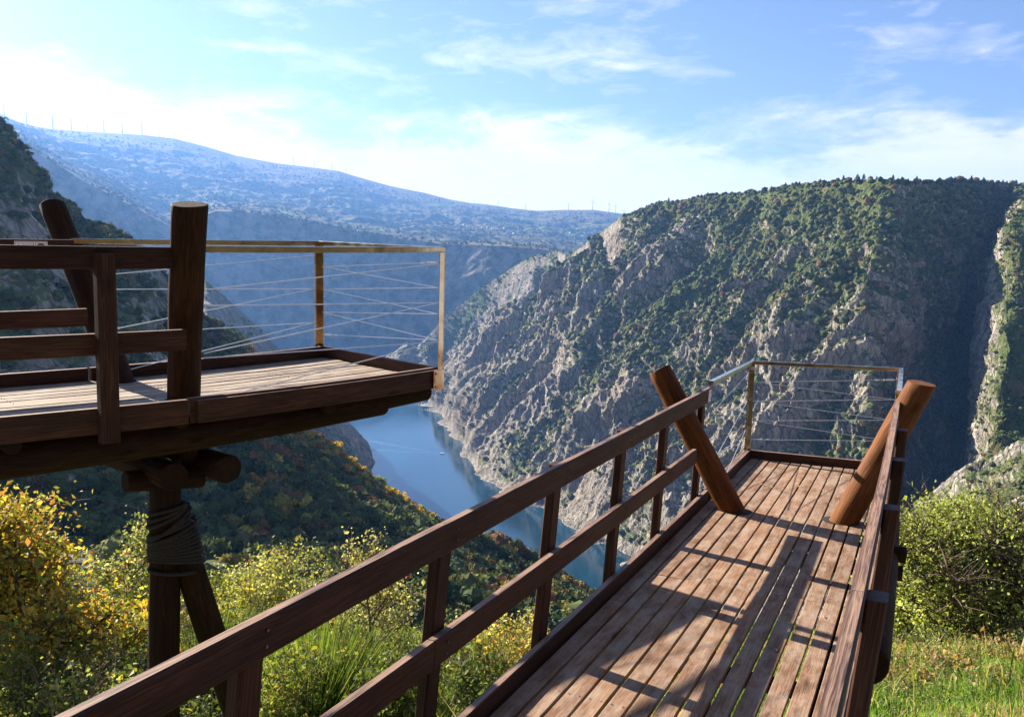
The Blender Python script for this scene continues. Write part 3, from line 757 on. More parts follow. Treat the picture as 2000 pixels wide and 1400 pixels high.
# ------------------------------------------------------------------ wind turbines
WHITE = plain('turbine_paint', (.62, .63, .65), .5, vary=.04, scale=.5)
def turbine():
    root = empty('wind_turbine', (0, 0, -600), 'white three bladed wind turbine on the far mountain ridge', 'wind turbine', 'wind turbines along the mountain ridge')
    b = np.array([0, 0, -600.])
    V, F = tube([b + (0, 0, -15), b + (0, 0, 40), b + (0, 0, 78)], [4.2, 3.4, 2.4], 10); mesh_obj('tower', V, F, WHITE, root)
    V, F = tube([b + (0, 6, 79.5), b + (0, 5, 79.5), b + (0, -5, 79.5), b + (0, -6.5, 79.5)], [1.2, 2.6, 2.4, 1.0], 8); mesh_obj('nacelle', V, F, WHITE, root)
    V, F = tube([b + (0, -6.4, 79.5), b + (0, -7.5, 79.5), b + (0, -8.6, 79.5)], [1.9, 1.8, .5], 8); mesh_obj('hub', V, F, WHITE, root)
    for k in range(3):
        a = 2.094 * k + .25; u = np.array([math.sin(a), 0, math.cos(a)]); c_ = b + (0, -7.6, 79.5); w_ = np.array([math.cos(a), 0, -math.sin(a)])
        V = []; 
        for t, ch, th in ((1, 1.3, 1.2), (7, 3.2, 1.0), (20, 2.4, .7), (38, 1.1, .35)):
            for sx, sy in ((-1, 0), (0, -1), (1, 0), (0, 1)): V.append(c_ + u * t + w_ * ch * sx * .6 + np.array([0, th * sy, 0]))
        F = [(i * 4 + k2, i * 4 + (k2 + 1) % 4, i * 4 + 4 + (k2 + 1) % 4, i * 4 + 4 + k2) for i in range(3) for k2 in range(4)] + [(3, 2, 1, 0), (12, 13, 14, 15)]
        mesh_obj('blade', V, F, WHITE, root)
    return root
tur = turbine(); first = True
TP = [(35, 20), (76, 20), (125, 24), (160, 20), (191, 14), (222, 22), (257, 20), (293, 22), (326, 13), (355, 8), (385, 6), (533, 6), (579, 16), (620, 15), (653, 14), (680, 14), (925, 6), (971, 11), (1024, 12), (1106, 12), (1153, 18), (1184, 17), (1197, 15), (1213, 8)]
for px, hpx in TP:
    p = crest_pt(19, px)
    s = hpx / 1591 * 8000 / 92
    p = p.astype(float); s0 = max(s, .75); p[2] -= max(0, (s0 - s)) * 80
    if first: o = tur; first = False
    else: o = copy_tree(tur, p)
    o.location = p; o.rotation_euler = (0, 0, rng.uniform(-.9, .9)); o.scale = (s0,) * 3

# ------------------------------------------------------------------ village
HWALL = plain('house_render', (.78, .74, .68), .8, vary=.08, scale=.4); HROOF = plain('roof_tiles', (.42, .17, .10), .9, vary=.2, scale=.5)
def house(w, d_, h, label):
    root = empty('village_house', (0, 0, -600), label, 'house', 'village houses on the plateau')
    b = np.array([0, 0, -600.])
    V = [b + q for q in ((-w, -d_, -3), (w, -d_, -3), (w, d_, -3), (-w, d_, -3), (-w, -d_, h), (w, -d_, h), (w, d_, h), (-w, d_, h), (-w, 0, h * 1.4), (w, 0, h * 1.4))]
    mesh_obj('wall', V, [(0, 1, 5, 4), (1, 2, 6, 9, 5), (2, 3, 7, 6), (3, 0, 4, 8, 7)], HWALL, root)
    e_ = 1.12; t = .5
    V = [b + q for q in ((-w * e_, -d_ * e_, h * .96), (w * e_, -d_ * e_, h * .96), (w * e_, 0, h * 1.45), (-w * e_, 0, h * 1.45), (w * e_, d_ * e_, h * .96), (-w * e_, d_ * e_, h * .96))]
    V += [v + (0, 0, t) for v in V]
    mesh_obj('roof', V, [(6, 7, 8, 9), (9, 8, 10, 11), (0, 3, 2, 1), (3, 5, 4, 2), (0, 1, 7, 6), (4, 5, 11, 10), (1, 2, 8, 7), (2, 4, 10, 8), (0, 6, 9, 3), (3, 9, 11, 5)], HROOF, root)
    for x in (-w * .5, w * .5):
        V, F = box_mesh(-.9, .9, -d_ - .15, -d_ + .1, h * .4, h * .75); V = [b + (x + q[0], q[1], q[2]) for q in V]
        mesh_obj('window', V, F, BARK, root)
    return root
def surf_hit(px, py, u0=15.95, u1=18.95):
    """terrain vertex seen at that direction"""
    a, e_ = azel(px, py); j = int(np.clip(np.searchsorted(azs, a), 0, NA - 1)); r0, r1 = int(np.searchsorted(us, u0)), int(np.searchsorted(us, u1))
    col = TG[r0:r1, j]; el = col[:, 2] / np.hypot(col[:, 0], col[:, 1])
    k = np.where(el >= e_)[0]
    return col[k[0]].copy() if len(k) else col[-1].copy()
hp = [house(7, 5, 7, 'small pale village house with a red roof on the plateau'), house(10, 6, 9, 'large white village house with a red roof on the plateau')]
uh = [False, False]
HP = [(881, 438), (888, 441), (893, 437), (890, 449), (899, 442), (905, 441), (912, 444), (918, 442), (924, 441), (929, 443), (922, 446), (935, 449), (942, 446), (951, 445), (958, 450), (962, 449), (968, 451), (975, 453), (984, 450), (990, 452), (996, 455), (1003, 457), (1010, 447), (1036, 449), (1096, 456), (1112, 457), (1140, 458), (1147, 458), (1155, 459), (372, 389), (379, 391), (514, 414), (1320 - 620, 452)]
for px, py in HP:
    p = surf_hit(px, py); k = int(rng.random() < .35); s = rng.uniform(.75, 1.1)
    if not uh[k]: o = hp[k]; uh[k] = True
    else: o = copy_tree(hp[k], p)
    o.location = p; o.rotation_euler = (0, 0, rng.uniform(-.7, .7)); o.scale = (s,) * 3
print('far things', round(time.time() - T0, 1))
# ------------------------------------------------------------------ boat
bp = at(864, 886, None or 1.0); bp = bp / -bp[2] * 350
boat = empty('tour_boat', (bp[0], bp[1], WATER_Z), 'small white tour boat under way on the river', 'boat')
bw = plain('boat_paint', (.8, .8, .78), .4, vary=.03); bgl = plain('boat_glass', (.03, .05, .06), .15, vary=.03)
hd = np.array([.93, -.37, 0]); sdv = np.array([.37, .93, 0]); b0 = np.array([bp[0], bp[1], WATER_Z])
def bt(x, y, z): return b0 + (hd * x + sdv * y + np.array([0, 0, z])) * (.5 if x > -8 or z > .1 else 1)
ring = lambda z, k: [bt(-9 * k, -2.4 * k, z), bt(4, -2.5 * k, z), bt(9 * k + z * .6, 0, z + .2), bt(4, 2.5 * k, z), bt(-9 * k, 2.4 * k, z)]
V = ring(-.5, .85) + ring(1.3, 1.0)
mesh_obj('hull', V, [(4, 3, 2, 1, 0), (5, 6, 7, 8, 9)] + [(i, (i + 1) % 5, 5 + (i + 1) % 5, 5 + i) for i in range(5)], bw, boat)
V = [bt(x, y, z) for z in (1.3, 2.6) for x, y in ((-7, -1.9), (3, -1.9), (3, 1.9), (-7, 1.9))]
mesh_obj('cabin', V, [(0, 1, 5, 4), (1, 2, 6, 5), (2, 3, 7, 6), (3, 0, 4, 7)], bgl, boat)
V = [bt(x, y, z) for z in (2.6, 3.0) for x, y in ((-7.6, -2.2), (3.6, -2.2), (3.6, 2.2), (-7.6, 2.2))]
mesh_obj('cabin_roof', V, [(3, 2, 1, 0), (4, 5, 6, 7), (0, 1, 5, 4), (1, 2, 6, 5), (2, 3, 7, 6), (3, 0, 4, 7)], bw, boat)
m, nt, out = newmat('wake_foam')
g = nt.nodes.new('ShaderNodeNewGeometry').outputs['Position']; fo = ramp(nt, noise(nt, g, .25, 5, .7), [(.35, .02), (.75, .18)])
p_ = prin(nt, None, (.35, .55, .68), .35); tr = nt.nodes.new('ShaderNodeBsdfTransparent'); mx = nt.nodes.new('ShaderNodeMixShader')
lk(nt, fo, mx.inputs[0]); lk(nt, tr.outputs[0], mx.inputs[1]); lk(nt, p_.outputs[0], mx.inputs[2]); lk(nt, mx.outputs[0], out.inputs['Surface'])
VV = []; FF = []
for sgn in (-1, 1):
    o_ = len(VV)
    for k in range(14):
        x = -8 - k * 14; y = sgn * (2 + k * 2.6); w_ = 1.5 + k * .55
        a = bt(x, y - w_, .05); b = bt(x, y + w_, .05); VV += [a, b]
        if k: FF.append((o_ + 2 * k - 2, o_ + 2 * k - 1, o_ + 2 * k + 1, o_ + 2 * k))
tag(mesh_obj('wake', VV, FF, m), 'pale wake trailing behind the boat on the river', 'wake', kind='stuff')
# ------------------------------------------------------------------ timber platforms
FIT = dict(Rk1=-.00159, Rk2=-.00059, Rk3=.01878, Rk4=-.03493, Lk1=-.0346, Lk2=.00109, Lk3=.0097, Lk4=-.05065,
           Rx=3.32823, Ry=11.05648, Rz=-2.85236, Ryaw=.46091, Rp=-.03381, Rr=-.01862, Lx=-2.10512, Ly=9.0312, Lz=-1.21154, Lyaw=.7144, Lp=.00875, Lr=.02871)
SC = .8
def _rot(yaw, pit, rol):
    cy_, sy_ = math.cos(yaw), math.sin(yaw); c2, s2 = math.cos(pit), math.sin(pit); c3, s3 = math.cos(rol), math.sin(rol)
    return np.array([[cy_, sy_, 0], [-sy_, cy_, 0], [0, 0, 1]]) @ np.array([[1, 0, 0], [0, c2, -s2], [0, s2, c2]]) @ np.array([[c3, 0, s3], [0, 1, 0], [-s3, 0, c3]])
RM = {k: _rot(FIT[k + 'yaw'], FIT[k + 'p'], FIT[k + 'r']) for k in 'RL'}
def W_(pl, A):
    """local (s along, t across, h up) in metres -> world. The old walkways bend and lean a little."""
    A = np.asarray(A, float).reshape(-1, 3) / SC
    s, t, h = A.T; s = np.maximum(s, -14); sb = np.maximum(s, -11)
    x = t + FIT[pl + 'k1'] * sb * sb + FIT[pl + 'k3'] * h + FIT[pl + 'k4'] * h * sb * .3
    return SC * (np.stack([x, s, h + FIT[pl + 'k2'] * s * s], 1) @ RM[pl].T + np.array([FIT[pl + 'x'], FIT[pl + 'y'], FIT[pl + 'z']]))

class PB:
    def __init__(s): s.V = []; s.F = []; s.G = []; s.K = []
    def _add(s, V, F, G):
        o_ = len(s.V); s.V += [tuple(v) for v in V]; s.G += [tuple(g) for g in G]; s.F += [tuple(i + o_ for i in f) for f in F]
        r_ = random.random(); s.K += [r_] * len(V)
    def box(s, s0, s1, t0, t1, h0, h1, ax=0, ch=.004, n=None, rag=0.0):
        lo = [s0, t0, h0]; hi = [s1, t1, h1]; L = hi[ax] - lo[ax]
        n = n or max(1, int(L / .35)); b, c_ = [i for i in range(3) if i != ax]
        ch = min(ch, (hi[b] - lo[b]) * .3, (hi[c_] - lo[c_]) * .3)
        sec = [(lo[b] + ch, lo[c_]), (hi[b] - ch, lo[c_]), (hi[b], lo[c_] + ch), (hi[b], hi[c_] - ch), (hi[b] - ch, hi[c_]), (lo[b] + ch, hi[c_]), (lo[b], hi[c_] - ch), (lo[b], lo[c_] + ch)]
        if ax == 1: sec = sec[::-1]
        V = []; G = []; off = random.uniform(0, 50); w1, w2 = random.uniform(-rag, rag), random.uniform(-rag, rag)
        for i in range(n + 1):
            x = lo[ax] + L * i / n
            wob = rag * math.sin(x * 3.1 + off) if rag else 0
            for (p, q) in sec:
                v = [0, 0, 0]; v[ax] = x; v[b] = p + (wob if b != 0 or ax != 0 else 0) * .5; v[c_] = q + wob
                V.append(v); G.append((x + off, p * 1.0 + off * .37, q * 1.0))
        m_ = 8
        F = [(i * m_ + k, i * m_ + (k + 1) % m_, (i + 1) * m_ + (k + 1) % m_, (i + 1) * m_ + k) for i in range(n) for k in range(m_)]
        F += [tuple(range(m_ - 1, -1, -1)), tuple(n * m_ + k for k in range(m_))]
        s._add(V, F, G)
    def log(s, a, b, r0, r1=None, n=16, seg=10, rough=.035, bend=.0, cut=0.0):
        r1 = r1 if r1 is not None else r0
        a = np.array(a, float); b = np.array(b, float); d = b - a; L = np.linalg.norm(d); d /= L
        u = np.cross(d, (0.1, .2, 1) if abs(d[2]) < .9 else (1, .1, 0)); u /= np.linalg.norm(u); v = np.cross(d, u)
        off = random.uniform(0, 40); V = []; G = []
        xs = [0, .006 / L] + [i / seg for i in range(1, seg)] + [1 - .006 / L, 1]
        for i, x in enumerate(xs):
            r = r0 + (r1 - r0) * x
            if i in (0, len(xs) - 1): r *= .94
            c_ = a + d * L * x + (u * math.sin(x * 3.0 + off) + v * math.sin(x * 2.1 + off * 2)) * bend
            for k in range(n):
                th = 2 * math.pi * k / n
                rr = r * (1 + rough * (math.sin(th * 2 + off + x * L * 1.3) * .6 + math.sin(th * 3 - off + x * L * 4) * .4 + .5 * math.sin(x * L * 9 + off * 3)))
                e_ = cut * math.cos(th) * (1 if i >= len(xs) - 2 else 0)
                V.append(c_ + (u * math.cos(th) + v * math.sin(th)) * rr + d * e_); G.append((L * x + off, math.cos(th) * r * .6 + off, math.sin(th) * r * .6))
        m_ = len(xs)
        F = [(i * n + k, i * n + (k + 1) % n, (i + 1) * n + (k + 1) % n, (i + 1) * n + k) for i in range(m_ - 1) for k in range(n)]
        s._add(V, F, G)
        for i, sgn in ((0, 1), (m_ - 1, -1)):
            ring = [V[i * n + k] for k in range(n)]; cc = np.mean(ring, axis=0)
            vv = ring + [cc]; gg = [(0.02 * k, 3 + math.cos(k) * .1 + off, 0) for k in range(n)] + [(0, 3 + off, .3)]
            ff = [((k + 1) % n, k, n) if sgn > 0 else (k, (k + 1) % n, n) for k in range(n)]
            s._add(vv, ff, gg)
    def build(s, pl, name, mat, parent, smooth=False):
        o = mesh_obj(name, W_(pl, s.V) if pl else np.array(s.V), s.F, mat, parent, attrs={'grain': np.array(s.G), 'rnd': np.array(s.K)})
        if smooth:
            o.data.polygons.foreach_set('use_smooth', [len(p.vertices) == 4 for p in o.data.polygons])
        return o

def mat_wood(name, dark, mid, lite, rough=.62, contrast=1.0, spec=.4, bumpd=.0025, stain=None, bleach=None):
    m, nt, out = newmat(name)
    g = attr(nt, 'grain', 'Vector'); r_ = attr(nt, 'rnd')
    w = noise(nt, vmap(nt, g, (.7, 5, 5)), 2.2, 3, .5)
    vm = nt.nodes.new('ShaderNodeVectorMath'); vm.operation = 'MULTIPLY_ADD'
    cmb_ = nt.nodes.new('ShaderNodeCombineXYZ'); lk(nt, w, cmb_.inputs[1]); lk(nt, w, cmb_.inputs[2])
    lk(nt, cmb_.outputs[0], vm.inputs[0]); vm.inputs[1].default_value = (0, .055, .055); lk(nt, g, vm.inputs[2])
    a = noise(nt, vmap(nt, vm.outputs[0], (1.1, 60, 60)), 3.0, 4, .55)
    b = noise(nt, vmap(nt, g, (1.6, 9, 9)), 1.5, 5, .6)
    f_ = noise(nt, vmap(nt, g, (14, 420, 420)), 1.0, 2, .5)
    cfac = mth(nt, 'ADD', mth(nt, 'MULTIPLY', a, .55), mth(nt, 'MULTIPLY', b, .45))
    c = ramp(nt, cfac, [(.5 - .16 / contrast, dark), (.5, mid), (.5 + .15 / contrast, lite)])
    vor = nt.nodes.new('ShaderNodeTexVoronoi'); vor.inputs['Scale'].default_value = 1.0; vor.inputs['Randomness'].default_value = 1.0
    lk(nt, vmap(nt, g, (2.3, 9, 9)), vor.inputs['Vector'])
    knot = ramp(nt, vor.outputs['Distance'], [(.06, 1.0), (.17, 0.0)])
    c = mixc(nt, mth(nt, 'MULTIPLY', knot, .65), c, tuple(x * .35 for x in dark))
    crk = noise(nt, vmap(nt, g, (.9, 130, 130)), 2.0, 3, .6)
    c = mixc(nt, ramp(nt, crk, [(.655, 0.0), (.69, .8)]), c, tuple(x * .25 for x in dark))
    c = mixc(nt, 1.0, c, ramp(nt, r_, [(0, (.66, .64, .62)), (.5, (1, .98, .95)), (1, (1.22, 1.16, 1.05))]), 'MULTIPLY')
    if stain:
        st = ramp(nt, noise(nt, vmap(nt, g, (2.0, 4, 4)), 2.0, 6, .7), [(.42, 0.0), (.66, .6)])
        c = mixc(nt, st, c, stain)
    if bleach:
        gn = nt.nodes.new('ShaderNodeNewGeometry'); sn = nt.nodes.new('ShaderNodeSeparateXYZ'); lk(nt, gn.outputs['Normal'], sn.inputs[0])
        top = mth(nt, 'MULTIPLY', ramp(nt, sn.outputs[2], [(.80, 0.0), (.93, 1.0)]), ramp(nt, mth(nt, 'ADD', mth(nt, 'MULTIPLY', a, .6), mth(nt, 'MULTIPLY', b, .4)), [(.38, .15), (.56, .9)]))
        c = mixc(nt, top, c, bleach)
    h = mth(nt, 'ADD', mth(nt, 'MULTIPLY', a, 1.0), mth(nt, 'MULTIPLY', f_, .35))
    rg_ = ramp(nt, b, [(.3, max(.1, rough - .18)), (.7, min(1, rough + .15))])
    prin(nt, out, c, rg_, normal=bump(nt, h, .75, bumpd), spec=spec); return m
W_DECK = mat_wood('weathered_deck', (.085, .043, .024), (.20, .112, .068), (.37, .24, .155), .8, .8, .12, .003, stain=(.42, .33, .25))
W_DECKL = mat_wood('grey_deck', (.13, .098, .074), (.27, .215, .17), (.43, .36, .29), .8, .8, .12, .003, stain=(.48, .42, .35))
W_RAIL = mat_wood('stained_rail', (.018, .008, .005), (.048, .021, .0135), (.098, .047, .030), .62, 1.1, .18, bleach=(.30, .19, .135))
W_POST = mat_wood('stained_post', (.018, .008, .005), (.048, .021, .0135), (.098, .047, .030), .62, 1.1, .18)
W_LOG = mat_wood('orange_log', (.030, .010, .004), (.088, .031, .010), (.19, .072, .023), .7, .9, .12)
W_LOG_LIT = mat_wood('sunlit_ochre_log', (.07, .026, .009), (.20, .078, .026), (.34, .15, .055), .7, .9, .12)  # right log: more orange wood, with sunlit brightness put into its colour
W_OLD = mat_wood('dark_log', (.012, .006, .004), (.028, .014, .008), (.060, .032, .016), .8, .9, .1)
def mat_steel(c1=(.40, .37, .31), c2=(.60, .56, .48)):
    m, nt, out = newmat('polished_steel'); g = nt.nodes.new('ShaderNodeNewGeometry').outputs['Position']
    n = noise(nt, g, 9, 4, .6)
    prin(nt, out, ramp(nt, n, [(.3, c1), (.7, c2)]), ramp(nt, n, [(.3, .08), (.7, .2)]), 1.0, bump(nt, noise(nt, g, 3.5, 2), .12, .02)); return m
STEEL = mat_steel(); STEEL_REFL = mat_steel((.36, .29, .19), (.60, .49, .34)); CABLE = plain('steel_cable', (.72, .72, .72), .42, 1.0, .05); DARKM = plain('bolt_metal', (.35, .33, .30), .4, 1.0, .1)  # left frame steel has golden reflections mixed into its base colour
HOLE_SHADE = plain('hole_shade_black', (.012, .010, .008), .95, vary=.1)
PAPER = plain('sticker_white', (.88, .88, .88), .5, vary=.03); RED = plain('sticker_red', (.55, .05, .07), .5, vary=.05); BLUE = plain('sticker_blue', (.06, .13, .25), .5, vary=.05); BLACK = plain('sticker_black', (.02, .03, .03), .5, vary=.05)
ROPE = plain('old_rope', (.028, .022, .018), .95, vary=.4, scale=60)

def text_vf(txt, size):
    cu = bpy.data.curves.new('lettering', 'FONT'); cu.body = txt; cu.size = size; cu.resolution_u = 2
    ob = bpy.data.objects.new('lettering', cu); COL.objects.link(ob)
    dg = bpy.context.evaluated_depsgraph_get(); me = ob.evaluated_get(dg).to_mesh()
    V = [tuple(v.co) for v in me.vertices]; F = [tuple(p.vertices) for p in me.polygons]
    ob.evaluated_get(dg).to_mesh_clear(); bpy.data.objects.remove(ob); bpy.data.curves.remove(cu)
    return V, F

P = .108; RH = .1258
def platform(pl, name, label, Wd, H, Hw, M_, a, fd, sback, posts_l, posts_r, ends, logs, seam, mw):
    c0 = .092; steel = STEEL_REFL if pl == 'L' else STEEL
    base = W_(pl, [(-2, Wd / 2, 0)])[0]
    root = empty(name, tuple(base), label, 'viewing platform')
    wd, wr, wl, wo = mw
    # deck
    b = PB(); nb = 13; pw = Wd / nb
    for k in range(nb):
        t0 = k * pw + .007; t1 = (k + 1) * pw - .007
        cuts = [sback] + [seam[k % len(seam)]] + [-.012]
        for q in range(len(cuts) - 1):
            dz = random.uniform(-.0025, .0025)
            b.box(cuts[q] + .002, cuts[q + 1] - .002, t0 + random.uniform(-.001, .001), t1, -.030 + dz, dz, 0, .003, n=14, rag=.0012)
    b.build(pl, 'deck', wd, root)
    # screws
    b = PB()
    for s_ in np.arange(sback + .3, -.1, .9):
        for k in range(nb):
            for q in (.25, .75):
                b.log((s_, (k + q) * pw, -.004), (s_, (k + q) * pw, .0012), .0035, n=6, seg=1, rough=0)
    b.build(pl, 'screw', DARKM, root)
    # edge boards
    for nm, t0, t1 in (('edge_board', -.045, 0), ('edge_board', Wd, Wd + .045)):
        b = PB(); b.box(-1.93, .0, t0, t1, c0 - fd, c0, 0, .005, n=10, rag=.001)
        out_ = -.012 if t0 < 0 else .012
        b.build(pl, nm, wr, root)
        b = PB(); b.box(sback, -1.945, t0 + out_, t1 + out_, c0 - fd, c0 - .004, 0, .006, n=20, rag=.002); b.build(pl, nm, wr, root)
    b = PB(); b.box(.001, .046, -.045, Wd + .045, c0 - fd, c0 - .002, 1, .005); b.build(pl, 'end_board', wr, root)
    for t0, t1 in ((-.083, -.05), (Wd + .05, Wd + .083)):
        b = PB(); b.box(-1.90, .02, t0, t1, c0 - .155, c0 - .012, 0, .005, n=10); b.build(pl, 'outer_board', wr, root)
    # posts
    for side, lst in ((0, posts_l), (1, posts_r)):
        for s_ in lst:
            hs = Hw - .014 if side == 0 and pl == 'R' and s_ > -6 else Hw - .038
            b = PB()
            if side == 0: b.box(s_ - .048, s_ + .048, -.112, -.061, -.11, hs, 2, .007, n=5)
            else: b.box(s_ - .048, s_ + .048, Wd + .061, Wd + .125, -.11, hs, 2, .007, n=5)
            po_ = b.build(pl, 'rail_post', W_POST, root)
            tt = -.116 if side == 0 else Wd + .116
            for hh in (Hw - .065, M_ - .065, .02):
                b = PB(); b.log((s_ - .012, tt - .002, hh), (s_ - .012, tt + .002, hh), .008, n=8, seg=1, rough=0); b.build(pl, 'bolt', DARKM, po_)
            tt = (.001 - .016) if side == 0 else Wd + .015
            for hh in (Hw - .04, Hw - .09, M_ - .04, M_ - .09):
                b = PB(); b.log((s_, tt - .002, hh), (s_, tt + .002, hh), .0055, n=8, seg=1, rough=0); b.build(pl, 'screw', DARKM, po_)
    # rails
    e_ = ends
    joints = [sback] + ([-6.55] if pl == 'R' else []) 
    for t0, t1, st_, sm_, off_ in ((-.045, 0, e_[0], e_[1], -.016), (Wd, Wd + .045, e_[2], e_[3], .016)):
        jl = joints + [st_]
        for q in range(len(jl) - 1):
            b = PB(); b.box(jl[q] + (.002 if q else 0), jl[q + 1] - .002, t0 + off_, t1 + off_, Hw - RH, Hw, 0, .007, n=18, rag=.0016); b.build(pl, 'top_rail', wr, root)
        jl = joints + [sm_]
        for q in range(len(jl) - 1):
            b = PB(); b.box(jl[q] + (.002 if q else 0), jl[q + 1] - .002, t0 + off_, t1 + off_, M_ - RH, M_, 0, .007, n=18, rag=.0016); b.build(pl, 'middle_rail', wr, root)
    # steel frame
    o1 = -a - .003; o2 = Wd + a + .003; st = -2.06 if pl == 'R' else -2.0
    for (s0, s1, t0, t1, ax) in ((st, .03, o1, o1 + .045, 0), (st + .1, .03, o2 - .045, o2, 0), (-.015, .032, o1 + .046, o2 - .046, 1)):
        b = PB(); b.box(s0, s1, t0, t1, H - .04, H, ax, .004, n=8); b.build(pl, 'steel_handrail', steel, root)
    ft = .058
    for side in (0, 1):
        t_in = o1 if side == 0 else o2; dn = -.06
        b = PB()
        if side == 0:
            b.box(.026, .031, t_in, t_in + ft, c0 - .005, H - .041, 2, .0015, n=4); b.box(.031 - ft, .0255, t_in, t_in + .005, dn, H - .041, 2, .0015, n=4)
        else:
            b.box(.026, .031, t_in - ft, t_in, dn, H - .041, 2, .0015, n=4); b.box(.031 - ft, .0255, t_in - .005, t_in, dn, H - .041, 2, .0015, n=4)
        po = b.build(pl, 'steel_post', steel, root)
        b = PB()
        for k in range(9):
            hh = .16 + k * (H - .28) / 8
            tt = t_in + (.008 if side == 0 else -.008)
            b.log((.033, tt, hh), (.036, tt, hh), .004, n=6, seg=1, rough=0); b.log((.033, tt + (.04 if side == 0 else -.04), hh), (.036, tt + (.04 if side == 0 else -.04), hh), .004, n=6, seg=1, rough=0)
        b.build(pl, 'rivet', CABLE, po)
    b = PB(); b.box(-.075, .034, o2 + .001, o2 + .006, -.075, .085, 0, .002)
    bo = b.build(pl, 'bracket', steel, root)
    b = PB(); b.log((-.05, o2 + .007, .055), (-.05, o2 + .014, .055), .009, n=8, seg=1, rough=0); b.log((-.05, o2 + .007, -.05), (-.05, o2 + .014, -.05), .009, n=8, seg=1, rough=0); b.build(pl, 'bolt', DARKM, bo)
    # cables, laced between the posts in a zigzag
    r_ = .0040 if pl == 'L' else .0028
    lv = [.80, .60, .395, .195]; rv = [.905, .712, .51, .305]
    hs_ = H / 1.024
    def lace(A, B, fa, fb):
        b = PB()
        for q in range(4):
            b.log(fa(lv[q] * hs_), fb(rv[q] * hs_), r_, n=6, seg=1, rough=0)
            if q < 3: b.log(fa(lv[q] * hs_), fb(rv[q + 1] * hs_), r_, n=6, seg=1, rough=0)
        for (x, y, fr) in ((fa(lv[3] * hs_), fb(rv[3] * hs_), .07), (fb(rv[0] * hs_), fa(lv[0] * hs_), .07)):
            x = np.array(x); y = np.array(y); dd = (y - x) / np.linalg.norm(y - x)
            b.log(x + dd * .02, x + dd * .10, .009, n=8, seg=1, rough=0); b.log(x + dd * .105, x + dd * .125, .012, n=8, seg=1, rough=0); b.log(x + dd * .16, x + dd * .20, .008, n=8, seg=1, rough=0)
        b.build(pl, 'cable', CABLE, root)
    lace(0, 1, lambda h: (.02, o1 + ft, h), lambda h: (.02, o2 - ft, h))
    fl = [.60, .299, .896]
    def lace2(t_p, lgx, lgt):
        b = PB(); F_ = [.896, .602, .302]; lf = [.80, .62, .36]
        seqs = [(.896, .76), (.602, .66), (.602, .36), (.302, .33), (.302, .04)]
        for hf, hb in seqs:
            b.log((-.02, t_p, hf * hs_), (lgx, lgt + (t_p - lgt) * hb, hb * hs_), r_, n=6, seg=1, rough=0)
        b.build(pl, 'cable', CABLE, root)
    lace2(o2 - .004, -1.82, Wd - .05)
    lace2(o1 + .004, -1.82, .05)
    # leaning logs through the deck
    for li, (A, B, r0, r1) in enumerate(logs[:2]):
        A = np.array(A, float); B = np.array(B, float); d = (B - A) / np.linalg.norm(B - A)
        b = PB(); b.log(A - d * .55, B, r0, r1, n=26, seg=24, rough=.03, bend=.006, cut=.02); b.build(pl, 'leaning_log', W_LOG_LIT if (pl == 'R' and li == 1) else wl, root, True)
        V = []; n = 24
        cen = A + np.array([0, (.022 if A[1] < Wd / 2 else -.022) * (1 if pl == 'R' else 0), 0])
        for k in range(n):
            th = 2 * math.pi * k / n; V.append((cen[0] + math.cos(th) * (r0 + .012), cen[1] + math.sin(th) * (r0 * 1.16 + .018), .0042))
        b = PB(); b._add(V, [tuple(range(n))], [(0, 0, 0)] * n); b.build(pl, 'hole_shade', HOLE_SHADE, root)  # flat dark disc on the boards stands for the darkness of the hole
    # carrying logs
    for (A, B, r0, r1, nm) in logs[2:]:
        b = PB(); b.log(A, B, r0, r1, n=22, seg=16, rough=.03, bend=.008); b.build(pl, nm, wo, root, True)
    return root

# --- left platform
WL, WR = 1.3978, 1.404
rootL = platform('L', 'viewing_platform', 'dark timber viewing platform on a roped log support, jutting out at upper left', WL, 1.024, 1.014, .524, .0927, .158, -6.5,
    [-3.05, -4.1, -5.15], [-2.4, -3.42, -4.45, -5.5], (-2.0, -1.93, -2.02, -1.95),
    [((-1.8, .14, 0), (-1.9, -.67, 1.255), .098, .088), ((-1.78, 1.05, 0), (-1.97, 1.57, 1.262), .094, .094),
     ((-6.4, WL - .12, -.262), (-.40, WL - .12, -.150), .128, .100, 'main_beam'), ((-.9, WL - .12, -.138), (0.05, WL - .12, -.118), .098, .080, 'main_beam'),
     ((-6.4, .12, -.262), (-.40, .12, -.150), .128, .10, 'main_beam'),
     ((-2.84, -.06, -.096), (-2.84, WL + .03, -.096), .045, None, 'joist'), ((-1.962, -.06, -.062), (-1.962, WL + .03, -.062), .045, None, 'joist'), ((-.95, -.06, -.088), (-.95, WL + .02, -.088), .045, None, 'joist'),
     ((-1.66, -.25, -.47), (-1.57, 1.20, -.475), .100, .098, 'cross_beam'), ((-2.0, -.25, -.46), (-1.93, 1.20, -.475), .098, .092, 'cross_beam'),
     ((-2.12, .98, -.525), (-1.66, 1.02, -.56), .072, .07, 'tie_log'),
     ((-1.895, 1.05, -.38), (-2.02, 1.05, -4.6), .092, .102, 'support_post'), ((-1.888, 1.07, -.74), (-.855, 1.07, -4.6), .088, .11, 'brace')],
    [-3.9, -3.9, -1.9, -3.9], (W_DECKL, W_RAIL, W_OLD, W_OLD))
